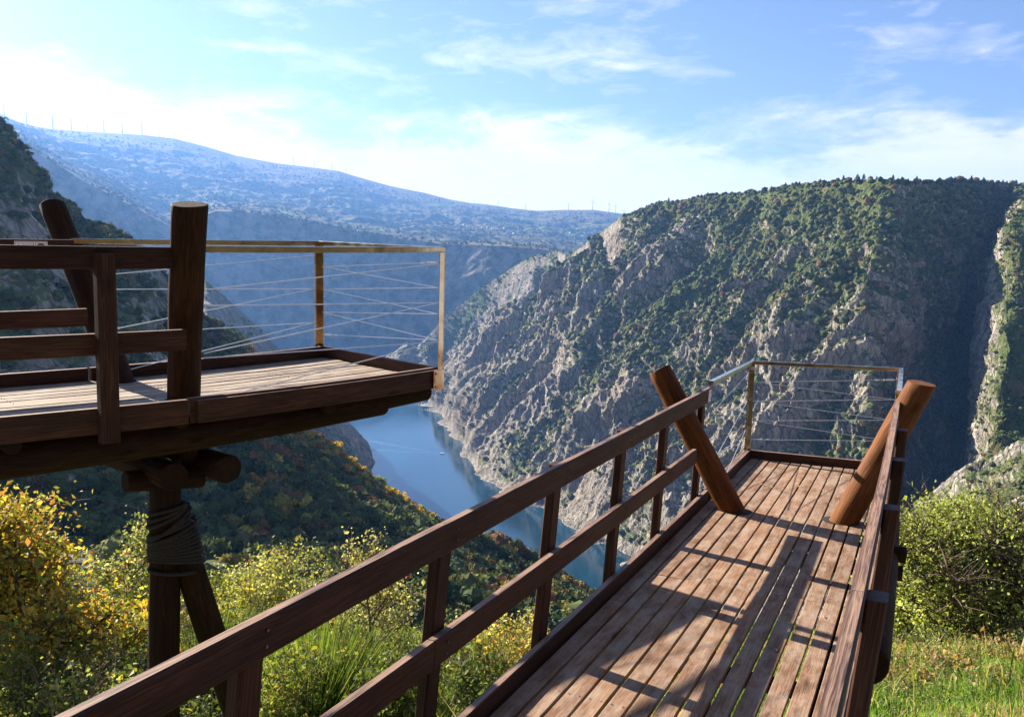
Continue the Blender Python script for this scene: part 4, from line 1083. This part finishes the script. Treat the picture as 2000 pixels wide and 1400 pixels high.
# rope lashing round post and brace
b = PB()
def coil(cx, ct, ch, rs, rt, tilt, lean, r=.0125):
    pts = []
    for k in range(25):
        th = 2 * math.pi * k / 24
        pts.append((cx + math.cos(th) * rs, ct + math.sin(th) * rt, ch + math.cos(th) * tilt + math.sin(th) * lean + k * .001))
    V, F = tube([np.array(p) for p in pts], [r * (1 + .12 * math.sin(k * 9)) for k in range(25)], 7); b._add(V, F, [(v[0] * 3, v[1] * 30, v[2] * 30) for v in V])
for k in range(3): coil(-1.90, 1.05, -.74 - k * .027, .106 + .003 * k, .106, .02 + .02 * k, .03)
for k in range(10): coil(-1.875 + .003 * k, 1.06, -.90 - k * .0235, .138 + .003 * k + random.uniform(0, .006), .113, .055 - .010 * k + random.uniform(-.006, .006), .02)
for k in range(3): coil(-1.89, 1.055, -.84 - k * .02, .125, .11, .10 - .03 * k, .03)
coil(-1.87, 1.06, -1.17, .150, .115, -.02, .0)
b.build('L', 'rope_lashing', ROPE, rootL, True)
# warning stickers on the inner face of the far top rail
def sticker(pl, parent, s0, s1, t, h0, h1, name='warning_sticker', dirn=1):
    b = PB(); b.box(s0, s1, min(t, t + dirn * .0015), max(t, t + dirn * .0015), h0, h1, 0, .0003, n=1); return b.build(pl, name, PAPER, parent)
def letters(pl, parent, txt, s0, h0, size, t, mat, dirn=1, name='lettering'):
    V, F = text_vf(txt, size); b = PB(); b._add([(s0 + v[0], t, h0 + v[1]) for v in V], F, [(0, 0, 0)] * len(V)); b.build(pl, name, mat, parent)
def frame_lines(pl, parent, s0, s1, h0, h1, t, mat, w=.002):
    b = PB()
    for q in ((s0, s1, h1 - w, h1), (s0, s1, h0, h0 + w), (s0, s0 + w, h0 + w, h1 - w), (s1 - w, s1, h0 + w, h1 - w)):
        b._add([(q[0], t, q[2]), (q[1], t, q[2]), (q[1], t, q[3]), (q[0], t, q[3])], [(0, 1, 2, 3)], [(0, 0, 0)] * 4)
    b.build(pl, 'border', mat, parent)
tL = -.016; f1 = tL + .0022
s_a, s_b = -2.36, -2.165
stk = sticker('L', rootL, s_a, s_b, tL, .900, 1.001)
frame_lines('L', stk, s_a + .006, s_a + .112, .905, .996, f1, RED, .0022); frame_lines('L', stk, s_a + .121, s_b - .006, .905, .996, f1, RED, .0022)
letters('L', stk, 'A', s_a + .015, .966, .026, f1, RED); letters('L', stk, 'NCION', s_a + .046, .966, .0235, f1, RED); letters('L', stk, 'TIRABLE', s_a + .050, .949, .014, f1, BLUE)
b = PB(); n = 14; cx, ch_ = s_a + .156, .976
V = [(cx + math.cos(2 * math.pi * k / n) * .024 * (1 + .12 * math.sin(k * 5)), f1, ch_ + math.sin(2 * math.pi * k / n) * .011) for k in range(n)]
b._add(V, [tuple(range(n))], [(0, 0, 0)] * n); b._add([(cx - .004, f1, .940), (cx + .003, f1, .940), (cx + .003, f1, .970), (cx - .002, f1, .970)], [(0, 1, 2, 3)], [(0, 0, 0)] * 4)
b.build('L', 'tree_symbol', BLACK, stk)
b = PB(); b._add([(cx - .006, f1 + .0002, .935), (cx + .006, f1 + .0002, .935), (cx, f1 + .0002, .947)], [(0, 1, 2)], [(0, 0, 0)] * 3); b.build('L', 'flame_symbol', RED, stk)

# --- right platform
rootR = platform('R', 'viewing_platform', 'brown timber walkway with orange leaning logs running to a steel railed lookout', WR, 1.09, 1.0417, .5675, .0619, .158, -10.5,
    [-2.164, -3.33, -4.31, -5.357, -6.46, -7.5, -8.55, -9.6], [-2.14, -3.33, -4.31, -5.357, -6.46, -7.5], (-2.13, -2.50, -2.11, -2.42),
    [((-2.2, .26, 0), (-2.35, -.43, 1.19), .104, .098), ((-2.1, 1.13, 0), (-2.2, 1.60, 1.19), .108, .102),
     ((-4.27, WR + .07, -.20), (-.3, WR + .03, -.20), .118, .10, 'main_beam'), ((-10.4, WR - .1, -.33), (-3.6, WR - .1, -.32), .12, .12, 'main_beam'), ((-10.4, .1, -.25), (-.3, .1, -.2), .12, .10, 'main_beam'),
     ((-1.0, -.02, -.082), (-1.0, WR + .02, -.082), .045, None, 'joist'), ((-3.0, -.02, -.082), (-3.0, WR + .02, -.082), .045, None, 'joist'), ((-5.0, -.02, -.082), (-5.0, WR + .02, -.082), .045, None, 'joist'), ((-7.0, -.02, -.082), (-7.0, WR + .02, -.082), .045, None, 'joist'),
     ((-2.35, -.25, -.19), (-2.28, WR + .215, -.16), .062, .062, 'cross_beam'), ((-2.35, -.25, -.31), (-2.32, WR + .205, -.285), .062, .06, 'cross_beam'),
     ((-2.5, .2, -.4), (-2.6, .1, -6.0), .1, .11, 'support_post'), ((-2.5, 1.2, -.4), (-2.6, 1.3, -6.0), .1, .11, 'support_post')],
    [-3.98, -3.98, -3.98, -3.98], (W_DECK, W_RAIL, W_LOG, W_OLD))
# small sign at the end of the left hand rail, steel post plate, bird dropping, bands
tR = -.016; f2 = tR + .0024
s0, s1 = -2.235, -2.140
stk = sticker('R', rootR, s0, s1, tR, .925, 1.028)
def rect(pl, parent, nm, s0, s1, h0, h1, t, mat):
    b = PB(); b._add([(s0, t, h0), (s1, t, h0), (s1, t, h1), (s0, t, h1)], [(0, 1, 2, 3)], [(0, 0, 0)] * 4); return b.build(pl, nm, mat, parent)
letters('R', stk, 'PELIGRO', s0 + .008, 1.004, .0195, f2, RED)
for k in range(3): letters('R', stk, 'no asomarse' if k == 0 else ('a la valla' if k == 1 else 'ni apoyarse'), s0 + .010, .988 - k * .0135, .0125, f2, BLUE)
for k in range(2): letters('R', stk, 'zona de caida' if k == 0 else 'de piedras', s0 + .010, .948 - k * .012, .0105, f2, RED)
b = PB(); b.box(.0215, .0250, -.058, -.006, .985, 1.027, 1, .0005); b.build('R', 'post_label', PAPER, rootR)
def band(pl, A, B, f, r, w, mat, parent, nm):
    A = np.array(A); B = np.array(B); d = B - A; c_ = A + d * f; u = d / np.linalg.norm(d)
    b = PB(); b.log(c_ - u * w, c_ + u * w, r, n=26, seg=1, rough=.03); return b.build(pl, nm, mat, parent, True)
# twigs and leaves that blew on to the boards
def twig(s_, t_, ang, L, label):
    b = PB(); q = np.array([s_, t_, .008]); a = ang; r_ = random.Random(int(L * 1000) + int(s_ * -100)); pts = [q]
    for k in range(7):
        a += r_.gauss(0, .25); q = q + np.array([math.cos(a), math.sin(a), r_.gauss(0, .04)]) * L / 7; q[2] = max(.006, q[2]); pts.append(q)
    V, F = tube(pts, [.0035 * (1 - .6 * k / 7) for k in range(8)], 5); b._add(V, F, [(0, 0, 0)] * len(V))
    for j in (2, 4, 5):
        a2 = a + (1 if j % 2 else -1) * .9; V, F = tube([pts[j], pts[j] + np.array([math.cos(a2), math.sin(a2), .25]) * L * .16], [.002, .001], 4); b._add(V, F, [(0, 0, 0)] * len(V))
    tag(b.build('R', 'twig', TWIG, None), label, 'twig')
twig(-1.15, .30, 2.75, .42, 'long thin twig lying on the boards near the left leaning log')
twig(-.55, .33, 3.0, .22, 'short twig lying by the end board of the lookout')
LFM = plain('dry_leaf', (.32, .17, .06), .8, vary=.3, scale=60)
for k in range(16):
    s_, t_ = -rng.uniform(.3, 6.5), rng.uniform(.06, 1.34); a = rng.uniform(0, 6.28); L = rng.uniform(.012, .024)
    V = [(s_ + math.cos(a + q) * L * f, t_ + math.sin(a + q) * L * f, .006 + z) for q, f, z in ((0, 1.3, .004), (1.2, .6, 0), (3.14, 1, .007), (-1.2, .6, .002))]
    b = PB(); b._add(V, [(0, 1, 2, 3)], [(0, 0, 0)] * 4)
    tag(b.build('R', 'fallen_leaf', LFM, None), 'small dry brown leaf lying on the boards of the walkway', 'leaf', 'dry leaves scattered on the walkway')
print('platforms', round(time.time() - T0, 1))
# ------------------------------------------------------------------ foreground plants
def grow(h, w, lean=(0, 0), stems=1, levels=3, n_br=7, r0=.05, lowest=.25, seed=0, up=.35):
    """branching skeleton; returns tubes and twig points in a frame with the foot at the origin"""
    r_ = random.Random(seed); tubes = []; tips = []
    def seg(p, d, L, r, lev):
        n = 4 if lev < 2 else 3; pts = [p]; q = p.copy(); dd = d.copy()
        for i in range(n):
            dd = dd + np.array([r_.gauss(0, .16), r_.gauss(0, .16), r_.gauss(.05, .10)]) * (1 if lev else .45); dd /= np.linalg.norm(dd)
            q = q + dd * L / n; pts.append(q.copy())
        tubes.append((pts, [max(.0022, r * (1 - .75 * i / n)) for i in range(n + 1)], 7 if lev == 0 else (5 if lev == 1 else 3)))
        if lev >= levels - 1:
            for q_ in pts[1:]: tips.append(q_)
        if lev >= levels: return
        k = n_br if lev == 0 else max(3, n_br - 2 - lev)
        for j in range(k):
            f = (lowest if lev == 0 else .25) + (1 - (lowest if lev == 0 else .25)) * (j + r_.random()) / k
            i = min(n - 1, int(f * n)); t = f * n - i; b_ = pts[i] * (1 - t) + pts[i + 1] * t
            a = r_.uniform(0, 6.283); out = np.array([math.cos(a), math.sin(a), up + r_.gauss(0, .25)])
            nd_ = dd * .35 + out; nd_ /= np.linalg.norm(nd_)
            if lev == 0: Lc = w * .5 * (1.05 - .5 * max(0, f - .4)) * r_.uniform(.7, 1.05)
            else: Lc = L * r_.uniform(.42, .68)
            seg(b_, nd_, Lc, r * .5, lev + 1)
    for s_ in range(stems):
        a = 6.283 * s_ / stems + r_.random(); d0 = np.array([math.cos(a) * (.0 if stems == 1 else .38) + lean[0], math.sin(a) * (.0 if stems == 1 else .38) + lean[1], 1.0]); d0 /= np.linalg.norm(d0)
        seg(np.array([0., 0, -.15]), d0, h * .93 * (1 if stems == 1 else r_.uniform(.75, 1)), r0, 0)
    return tubes, np.array(tips)
def leaf_quads(P, size, droop=.15):
    n = len(P); a = rand_dirs(n); a[:, 2] -= droop; a /= np.linalg.norm(a, axis=1)[:, None]
    nrm = rand_dirs(n); nrm[:, 2] += .5; b = np.cross(nrm, a); b /= np.linalg.norm(b, axis=1)[:, None] + 1e-9
    s = (size * np.exp(rng.normal(-.08, .33, n)))[:, None]; up = np.cross(a, b)
    V = np.stack([P, P + a * s * .5 + b * s * .33 + up * s * .08, P + a * s, P + a * s * .5 - b * s * .33 + up * s * .08], 1).reshape(-1, 3)
    return V, np.arange(4 * n).reshape(n, 4)
def plant(name, label, cat, px, ytop, D, w, leafn, leafsize, pal, pr, kind='leaves', stems=1, levels=3, n_br=7, r0=.05, lowest=.2, seed=1, spread=.12, bark=None, group=None, up=.35, tipcol=None, hmax=9):
    p = at(px, ytop, D); gz = ground(p[0], p[1]); h = min(hmax, p[2] - gz); base = np.array([p[0], p[1], gz])
    root = empty(name, tuple(base), label, cat, group)
    tubes, tips = grow(h, w, stems=stems, levels=levels, n_br=n_br, r0=r0, lowest=lowest, seed=seed, up=up)
    zmax = np.quantile(tips[:, 2], .97); zs = h / zmax
    V, F = joinvf([tube([q * np.array([1, 1, zs]) for q in t[0]], t[1], t[2]) for t in tubes]); mesh_obj('stem' if 'bush' in name or 'shrub' in name else 'trunk', np.array(V) + base, F, bark or BARK, root)
    tips[:, 2] *= zs
    q_ = (np.hypot(tips[:, 0], tips[:, 1]) / (w * .56)) ** 2 + ((tips[:, 2] - h * .5) / (h * .53)) ** 2
    tips = tips[q_ < 1.0 + rng.normal(0, .08, len(tips)) + 1.1 * fbm((tips * 2.2 / max(w, 1) + seed).astype(np.float32), 2, 1)]
    k = rng.integers(0, len(tips), leafn); Pp = tips[k] + rng.normal(0, spread, (leafn, 3)) * (1, 1, .8)
    Pp = Pp[Pp[:, 2] > .05]
    Vq, Fq = leaf_quads(Pp, leafsize)
    cc = pick(pal, pr, len(Pp))
    cl_ = fbm((Pp * 1.6 + seed).astype(np.float32), 2, seed % 4)[:, None]; cc = cc * np.clip(1 + cl_ * .9, .45, 1.6)
    if tipcol is not None:
        f = np.clip((Pp[:, 2] / h - .55) * 2.2 + rng.normal(0, .3, len(Pp)), 0, 1) > .5
        cc[f] = pick(tipcol, [1] * len(tipcol), f.sum())
    mesh_obj('crown' if 'tree' in name else 'foliage', Vq + base, Fq, LEAF, root, cols=np.repeat(np.clip(cc, 0, 1), 4, axis=0))
    return root
G1, G2, Y1, Y2, O1, PL, DG = (.17, .22, .05), (.12, .17, .04), (.34, .30, .07), (.42, .34, .09), (.36, .17, .06), (.46, .44, .25), (.06, .09, .025)
plant('oak_tree', 'yellow and orange leaved young oak at lower left below the dark platform', 'tree', 62, 948, 12.5, 3.4, 21000, .078, [(.44, .36, .05), (.50, .34, .05), G1, G2, O1], [.32, .2, .22, .12, .14], r0=.07, n_br=13, lowest=.08, seed=3, spread=.15, tipcol=[Y1, Y2, O1, (.30, .22, .03), (.20, .20, .03)])
plant('sapling_tree', 'pale yellow green sapling between the oak and the roped support post', 'tree', 240, 1044, 15.5, 2.5, 8000, .062, [PL, G2, G1, O1, (.26, .29, .12)], [.22, .14, .3, .06, .28], r0=.04, n_br=12, lowest=.05, seed=8, spread=.12, bark=TWIG, up=.8)
plant('leafy_bush', 'yellow leaved bush beyond the wooden rail beside the roped support post', 'bush', 520, 1090, 15.5, 2.8, 7500, .062, [Y2, Y1, G1, PL, (.24, .27, .10)], [.12, .16, .3, .22, .2], stems=3, r0=.032, n_br=8, seed=5, spread=.14, bark=TWIG, up=.6)
plant('thin_tree', 'slender pale leaved tree with bare twigs behind the middle of the near rail', 'tree', 735, 1046, 12.5, 2.0, 2700, .055, [PL, (.30, .31, .12), Y1, (.22, .20, .10)], [.4, .3, .15, .15], r0=.042, n_br=10, lowest=.25, seed=12, spread=.07, bark=TWIG, up=.75)
plant('yellow_bush', 'small yellow and orange bush in the opening left of the deck edge', 'bush', 985, 1200, 11, 1.5, 3600, .052, [Y2, Y1, O1, G1, PL], [.3, .24, .12, .22, .12], stems=4, r0=.02, n_br=7, seed=14, spread=.09, bark=TWIG, up=.9)
plant('green_bush', 'low olive bush behind the near rail post', 'bush', 905, 1215, 13, 1.6, 3200, .05, [G1, G2, (.2, .2, .06), PL], [.35, .3, .2, .15], stems=4, r0=.02, n_br=6, seed=15, spread=.12, bark=TWIG, up=.6)
OL = [(.26, .30, .08), (.36, .40, .13), (.17, .21, .05), (.46, .48, .21), (.23, .29, .08)]
plant('evergreen_oak_tree', 'broad olive green oak standing right of the walkway', 'tree', 1895, 1003, 21, 4.8, 52000, .075, OL, [.3, .25, .22, .08, .15], r0=.11, n_br=16, lowest=.10, seed=21, spread=.22, stems=2, up=.55)
plant('evergreen_oak_tree', 'second olive green oak cut by the right edge of the picture', 'tree', 2035, 1010, 23, 4.2, 34000, .078, OL, [.26, .2, .3, .06, .18], r0=.11, n_br=14, lowest=.10, seed=22, spread=.22, stems=2, up=.55)
plant('evergreen_oak_tree', 'small olive oak filling in between walkway beam and big oak', 'tree', 1775, 1110, 22, 2.8, 15000, .08, OL, [.34, .25, .16, .1, .15], r0=.06, n_br=12, lowest=.05, seed=24, spread=.2, stems=2, up=.5)
plant('dark_shrub', 'dark green shrub under the yellow oak at the left edge', 'shrub', 120, 1262, 10.5, 2.2, 4200, .05, [DG, (.06, .09, .02), (.10, .12, .03)], [.5, .35, .15], stems=4, r0=.02, seed=31, spread=.14)
plant('dark_shrub', 'dark shrub with reddish twigs in front of the pale sapling', 'shrub', 300, 1255, 12, 2.0, 4200, .045, [DG, (.07, .10, .02), (.15, .13, .04), (.16, .09, .04)], [.4, .3, .2, .1], stems=4, r0=.02, seed=32, spread=.14)
plant('dark_shrub', 'dark shrub low beside the foot of the brace log', 'shrub', 450, 1285, 12, 1.6, 2800, .045, [DG, (.08, .12, .02), (.14, .15, .03)], [.4, .35, .25], stems=4, r0=.02, seed=33, spread=.13)
plant('dark_shrub', 'brown green shrub at the foot of the slender pale tree', 'shrub', 700, 1270, 13.5, 2.2, 3600, .05, [DG, (.10, .12, .03), (.17, .15, .05)], [.35, .4, .25], stems=4, r0=.02, seed=34, spread=.15)
plant('dark_shrub', 'shaded shrub under the olive oaks at the meadow edge', 'shrub', 1725, 1238, 19, 1.8, 2600, .05, [DG, (.09, .06, .03), (.07, .09, .02)], [.5, .2, .3], stems=4, r0=.02, seed=35, spread=.16)
for k in range(9):
    plant('fern_clump', 'brown and straw coloured fern clump in the right meadow', 'fern', [1735, 1790, 1830, 1885, 1935, 1990, 1815, 1960, 1760][k], [1285, 1275, 1290, 1300, 1282, 1275, 1335, 1345, 1330][k], [15, 17, 15, 14, 16, 17, 12, 11.5, 12][k], 1.1, 1100, .07, [(.30, .19, .09), (.36, .27, .14), (.20, .12, .06), (.14, .18, .05)], [.3, .3, .15, .25], stems=5, r0=.008, n_br=5, levels=2, seed=60 + k, spread=.12, bark=TWIG, group='fern clumps in the right meadow', hmax=.7)
for k in range(18):
    plant('heath_bush', 'low green heath bush on the near ground', 'bush', [1720, 1775, 1850, 1905, 1985, 560, 640, 840, 420, 160, 1745, 1800, 1860, 1950, 1990, 1700, 1920, 1830][k], [1330, 1360, 1372, 1318, 1310, 1330, 1300, 1275, 1340, 1330, 1290, 1318, 1340, 1362, 1340, 1375, 1285, 1280][k], [11, 10.5, 10.5, 13, 13, 10.5, 11.5, 12.5, 9.5, 9.5, 14, 12.5, 12, 11, 12, 10, 16, 16][k], 1.1, 1500, .036, [(.12, .20, .03), (.17, .26, .05), (.08, .12, .03), (.24, .27, .12)], [.35, .3, .2, .15], stems=6, r0=.007, n_br=5, levels=2, seed=80 + k, spread=.08, group='low heath bushes on the near ground', hmax=.62, up=.9)
SH = [(150, 1190, 12.5, 1.9, 0), (330, 1150, 14, 1.8, 1), (415, 1120, 17, 1.8, 2), (470, 1200, 12, 1.3, 3), (640, 1180, 16, 1.8, 0), (655, 1235, 12, 1.3, 1), (800, 1225, 15, 1.5, 2), (840, 1240, 12, 1.2, 0), (930, 1275, 10, 1.0, 3), (1040, 1215, 12, 1.1, 1), (560, 1265, 10.5, 1.2, 2), (390, 1290, 9.5, 1.0, 3), (230, 1240, 11, 1.3, 1), (60, 1215, 11, 1.4, 3), (760, 1290, 10.5, 1.1, 3), (40, 1290, 9.5, 1.3, 2), (170, 1300, 9.3, 1.1, 0), (270, 1310, 9, 1.0, 2)]
SP = [([(.26, .27, .09), G1, PL, (.20, .23, .08)], 'yellow green'), ([PL, (.30, .28, .14), O1, Y1], 'pale straw and rust'), ([G1, G2, (.20, .20, .06), Y1], 'fresh green'), ([DG, (.08, .12, .03), (.15, .16, .05), G2], 'dark green')]
SL = ['beside the oak', 'between oak and post', 'left of the roped post', 'at the brace log', 'under the bare twigged tree', 'in front of the slender tree', 'right of the slender tree', 'by the second rail post', 'below the second rail post', 'beside the orange bush', 'behind the first rail post', 'under the near handrail', 'beside the grey broom', 'at the left border', 'low in the centre', 'in the bottom left corner', 'below the oak near the rail', 'between corner shrub and post foot']
for k, (px, yt, D_, w_, pk) in enumerate(SH):
    plant('loose_shrub', 'loose %s autumn shrub %s' % (SP[pk][1], SL[k]), 'shrub', px, yt, D_, w_, int(1500 * w_), .045 + .01 * (k % 3), SP[pk][0], [.3, .3, .2, .2], stems=3 + k % 3, r0=.016, n_br=6, seed=200 + k, spread=.085, bark=TWIG, up=.7, lowest=.1)
# brooms: sheaves of thin green stems
def broom(label, px, ytop, D, w, n, pal, pr, group=None, hmin=.5):
    p = at(px, ytop, D); gz = ground(p[0], p[1]); h = max(hmin, p[2] - gz); base = np.array([p[0], p[1], gz])
    f = rng.normal(0, w * .16, (n, 2)); d = f / (w * .35) + rng.normal(0, .22, (n, 2))
    hh = h * rng.uniform(.45, 1.0, n)
    A = np.stack([f[:, 0], f[:, 1], np.zeros(n)], 1); B = A + np.stack([d[:, 0] * hh * .28, d[:, 1] * hh * .28, hh * .55], 1); C_ = B + np.stack([d[:, 0] * hh * .32, d[:, 1] * hh * .32, hh * .45], 1)
    th = rng.uniform(0, 3.14, n); s_ = np.stack([np.cos(th), np.sin(th), 0 * th], 1) * rng.uniform(.004, .009, n)[:, None]
    V = np.stack([A - s_, A + s_, B + s_, B - s_, C_ + s_ * .3, C_ - s_ * .3], 1).reshape(-1, 3)
    i = np.arange(n)[:, None] * 6; F_ = np.concatenate([i + [0, 1, 2, 3], i + [3, 2, 4, 5]])
    cc = np.repeat(pick(pal, pr, n), 6, axis=0)
    o = mesh_obj('broom_bush', V + base, F_, LEAF, cols=np.clip(cc, 0, 1)); return tag(o, label, 'bush', group)
BR = [(.085, .15, .025), (.12, .19, .035), (.06, .10, .02), (.20, .22, .07)]
broom('bright green broom bush behind the near rail beside its first post', 600, 1225, 11.5, 1.1, 2600, BR, [.4, .3, .2, .1])
broom('green broom bush showing between support post and brace log', 385, 1205, 13, 1.3, 2400, BR, [.4, .2, .3, .1])
broom('darker broom bush right of the bright green broom', 690, 1245, 12.5, 1.0, 1300, [(.08, .13, .02), (.12, .17, .03), (.18, .16, .06)], [.4, .4, .2])
broom('yellow flowering broom at the meadow edge beside the walkway', 1706, 1258, 16, .8, 1300, [(.50, .42, .03), (.30, .32, .03)], [.6, .4])
# grass
def grass(name, label, n, azr, Dr, h0, h1, pal, pr, wid=.006, thr=None):
    a = rng.uniform(azr[0], azr[1], n); D_ = Dr[0] + (Dr[1] - Dr[0]) * rng.random(n) ** .75
    x, y = np.sin(a) * D_, np.cos(a) * D_
    nz = fbm(np.stack([x * .55, y * .55, 0 * x], 1).astype(np.float32), 3, 1)
    if thr is not None: k = nz > thr; x, y, nz, D_, a = x[k], y[k], nz[k], D_[k], a[k]
    n = len(x)
    j = np.clip(np.searchsorted(azs, np.arctan2(x, y)), 1, NA - 1); R2 = int(np.searchsorted(us, 3.0))
    colD = np.hypot(TG[:R2, :, 0], TG[:R2, :, 1]); z = np.empty(n)
    for jj in np.unique(j):
        k = j == jj; z[k] = np.interp(D_[k], colD[:, jj], TG[:R2, jj, 2])
    A = np.stack([x, y, z - .02], 1); hh = rng.uniform(h0, h1, n) * (1 + nz * .9)
    ln = rng.normal(0, .30, (n, 2)); B = A + np.stack([ln[:, 0] * hh * .35, ln[:, 1] * hh * .35, hh * .6], 1); C_ = B + np.stack([ln[:, 0] * hh * .8, ln[:, 1] * hh * .8, hh * .4], 1)
    th = rng.uniform(0, 3.14, n); s_ = np.stack([np.cos(th), np.sin(th), 0 * th], 1) * (wid * rng.uniform(.6, 1.4, n) * (.6 + D_ / 18))[:, None]
    V = np.stack([A - s_, A + s_, B + s_ * .8, B - s_ * .8, C_], 1).reshape(-1, 3); i = np.arange(n)[:, None] * 5
    F4 = i + [0, 1, 2, 3]; F3 = i + [3, 2, 4]
    me_V = V; Fl = np.concatenate([F4, np.concatenate([F3, F3[:, 2:3]], 1)]) 
    # keep all quads: the tip triangle is written as a thin quad
    V2 = np.stack([A - s_, A + s_, B + s_ * .8, B - s_ * .8, C_ + s_ * .12, C_ - s_ * .12], 1).reshape(-1, 3); i = np.arange(n)[:, None] * 6
    F_ = np.concatenate([i + [0, 1, 2, 3], i + [3, 2, 4, 5]])
    patch = fbm(np.stack([x * .35, y * .35, 0 * x], 1).astype(np.float32), 2, 3)
    cc = pick(pal, pr, n); dry = patch + rng.normal(0, .13, n) > .24; cc[dry] = pick([(.36, .28, .14), (.26, .17, .08), (.40, .33, .19)], [.4, .3, .3], dry.sum())
    o = mesh_obj(name, V2, F_, LEAF, cols=np.clip(np.repeat(cc, 6, axis=0), 0, 1)); return tag(o, label, 'grass', kind='stuff')
grass('meadow_grass', 'green and straw coloured grass on the slope below the walkways', 190000, (R(-36), R(36)), (5.5, 24), .05, .20, [(.12, .22, .04), (.17, .28, .05), (.08, .14, .03), (.24, .30, .10)], [.38, .32, .2, .10])
grass('tall_herbs', 'taller weeds and fern standing out of the grass', 22000, (R(-36), R(36)), (8, 24), .2, .55, [(.12, .19, .04), (.16, .22, .05), (.30, .27, .12), (.08, .12, .03)], [.35, .25, .2, .2], .008, .02)
print('plants', round(time.time() - T0, 1))
build_haze(WATER_Z - 30, float(P3[:, 2].max()) + 140)
print('done', round(time.time() - T0, 1), 'polys', sum(len(o.data.polygons) for o in scene.objects if o.type == 'MESH'))
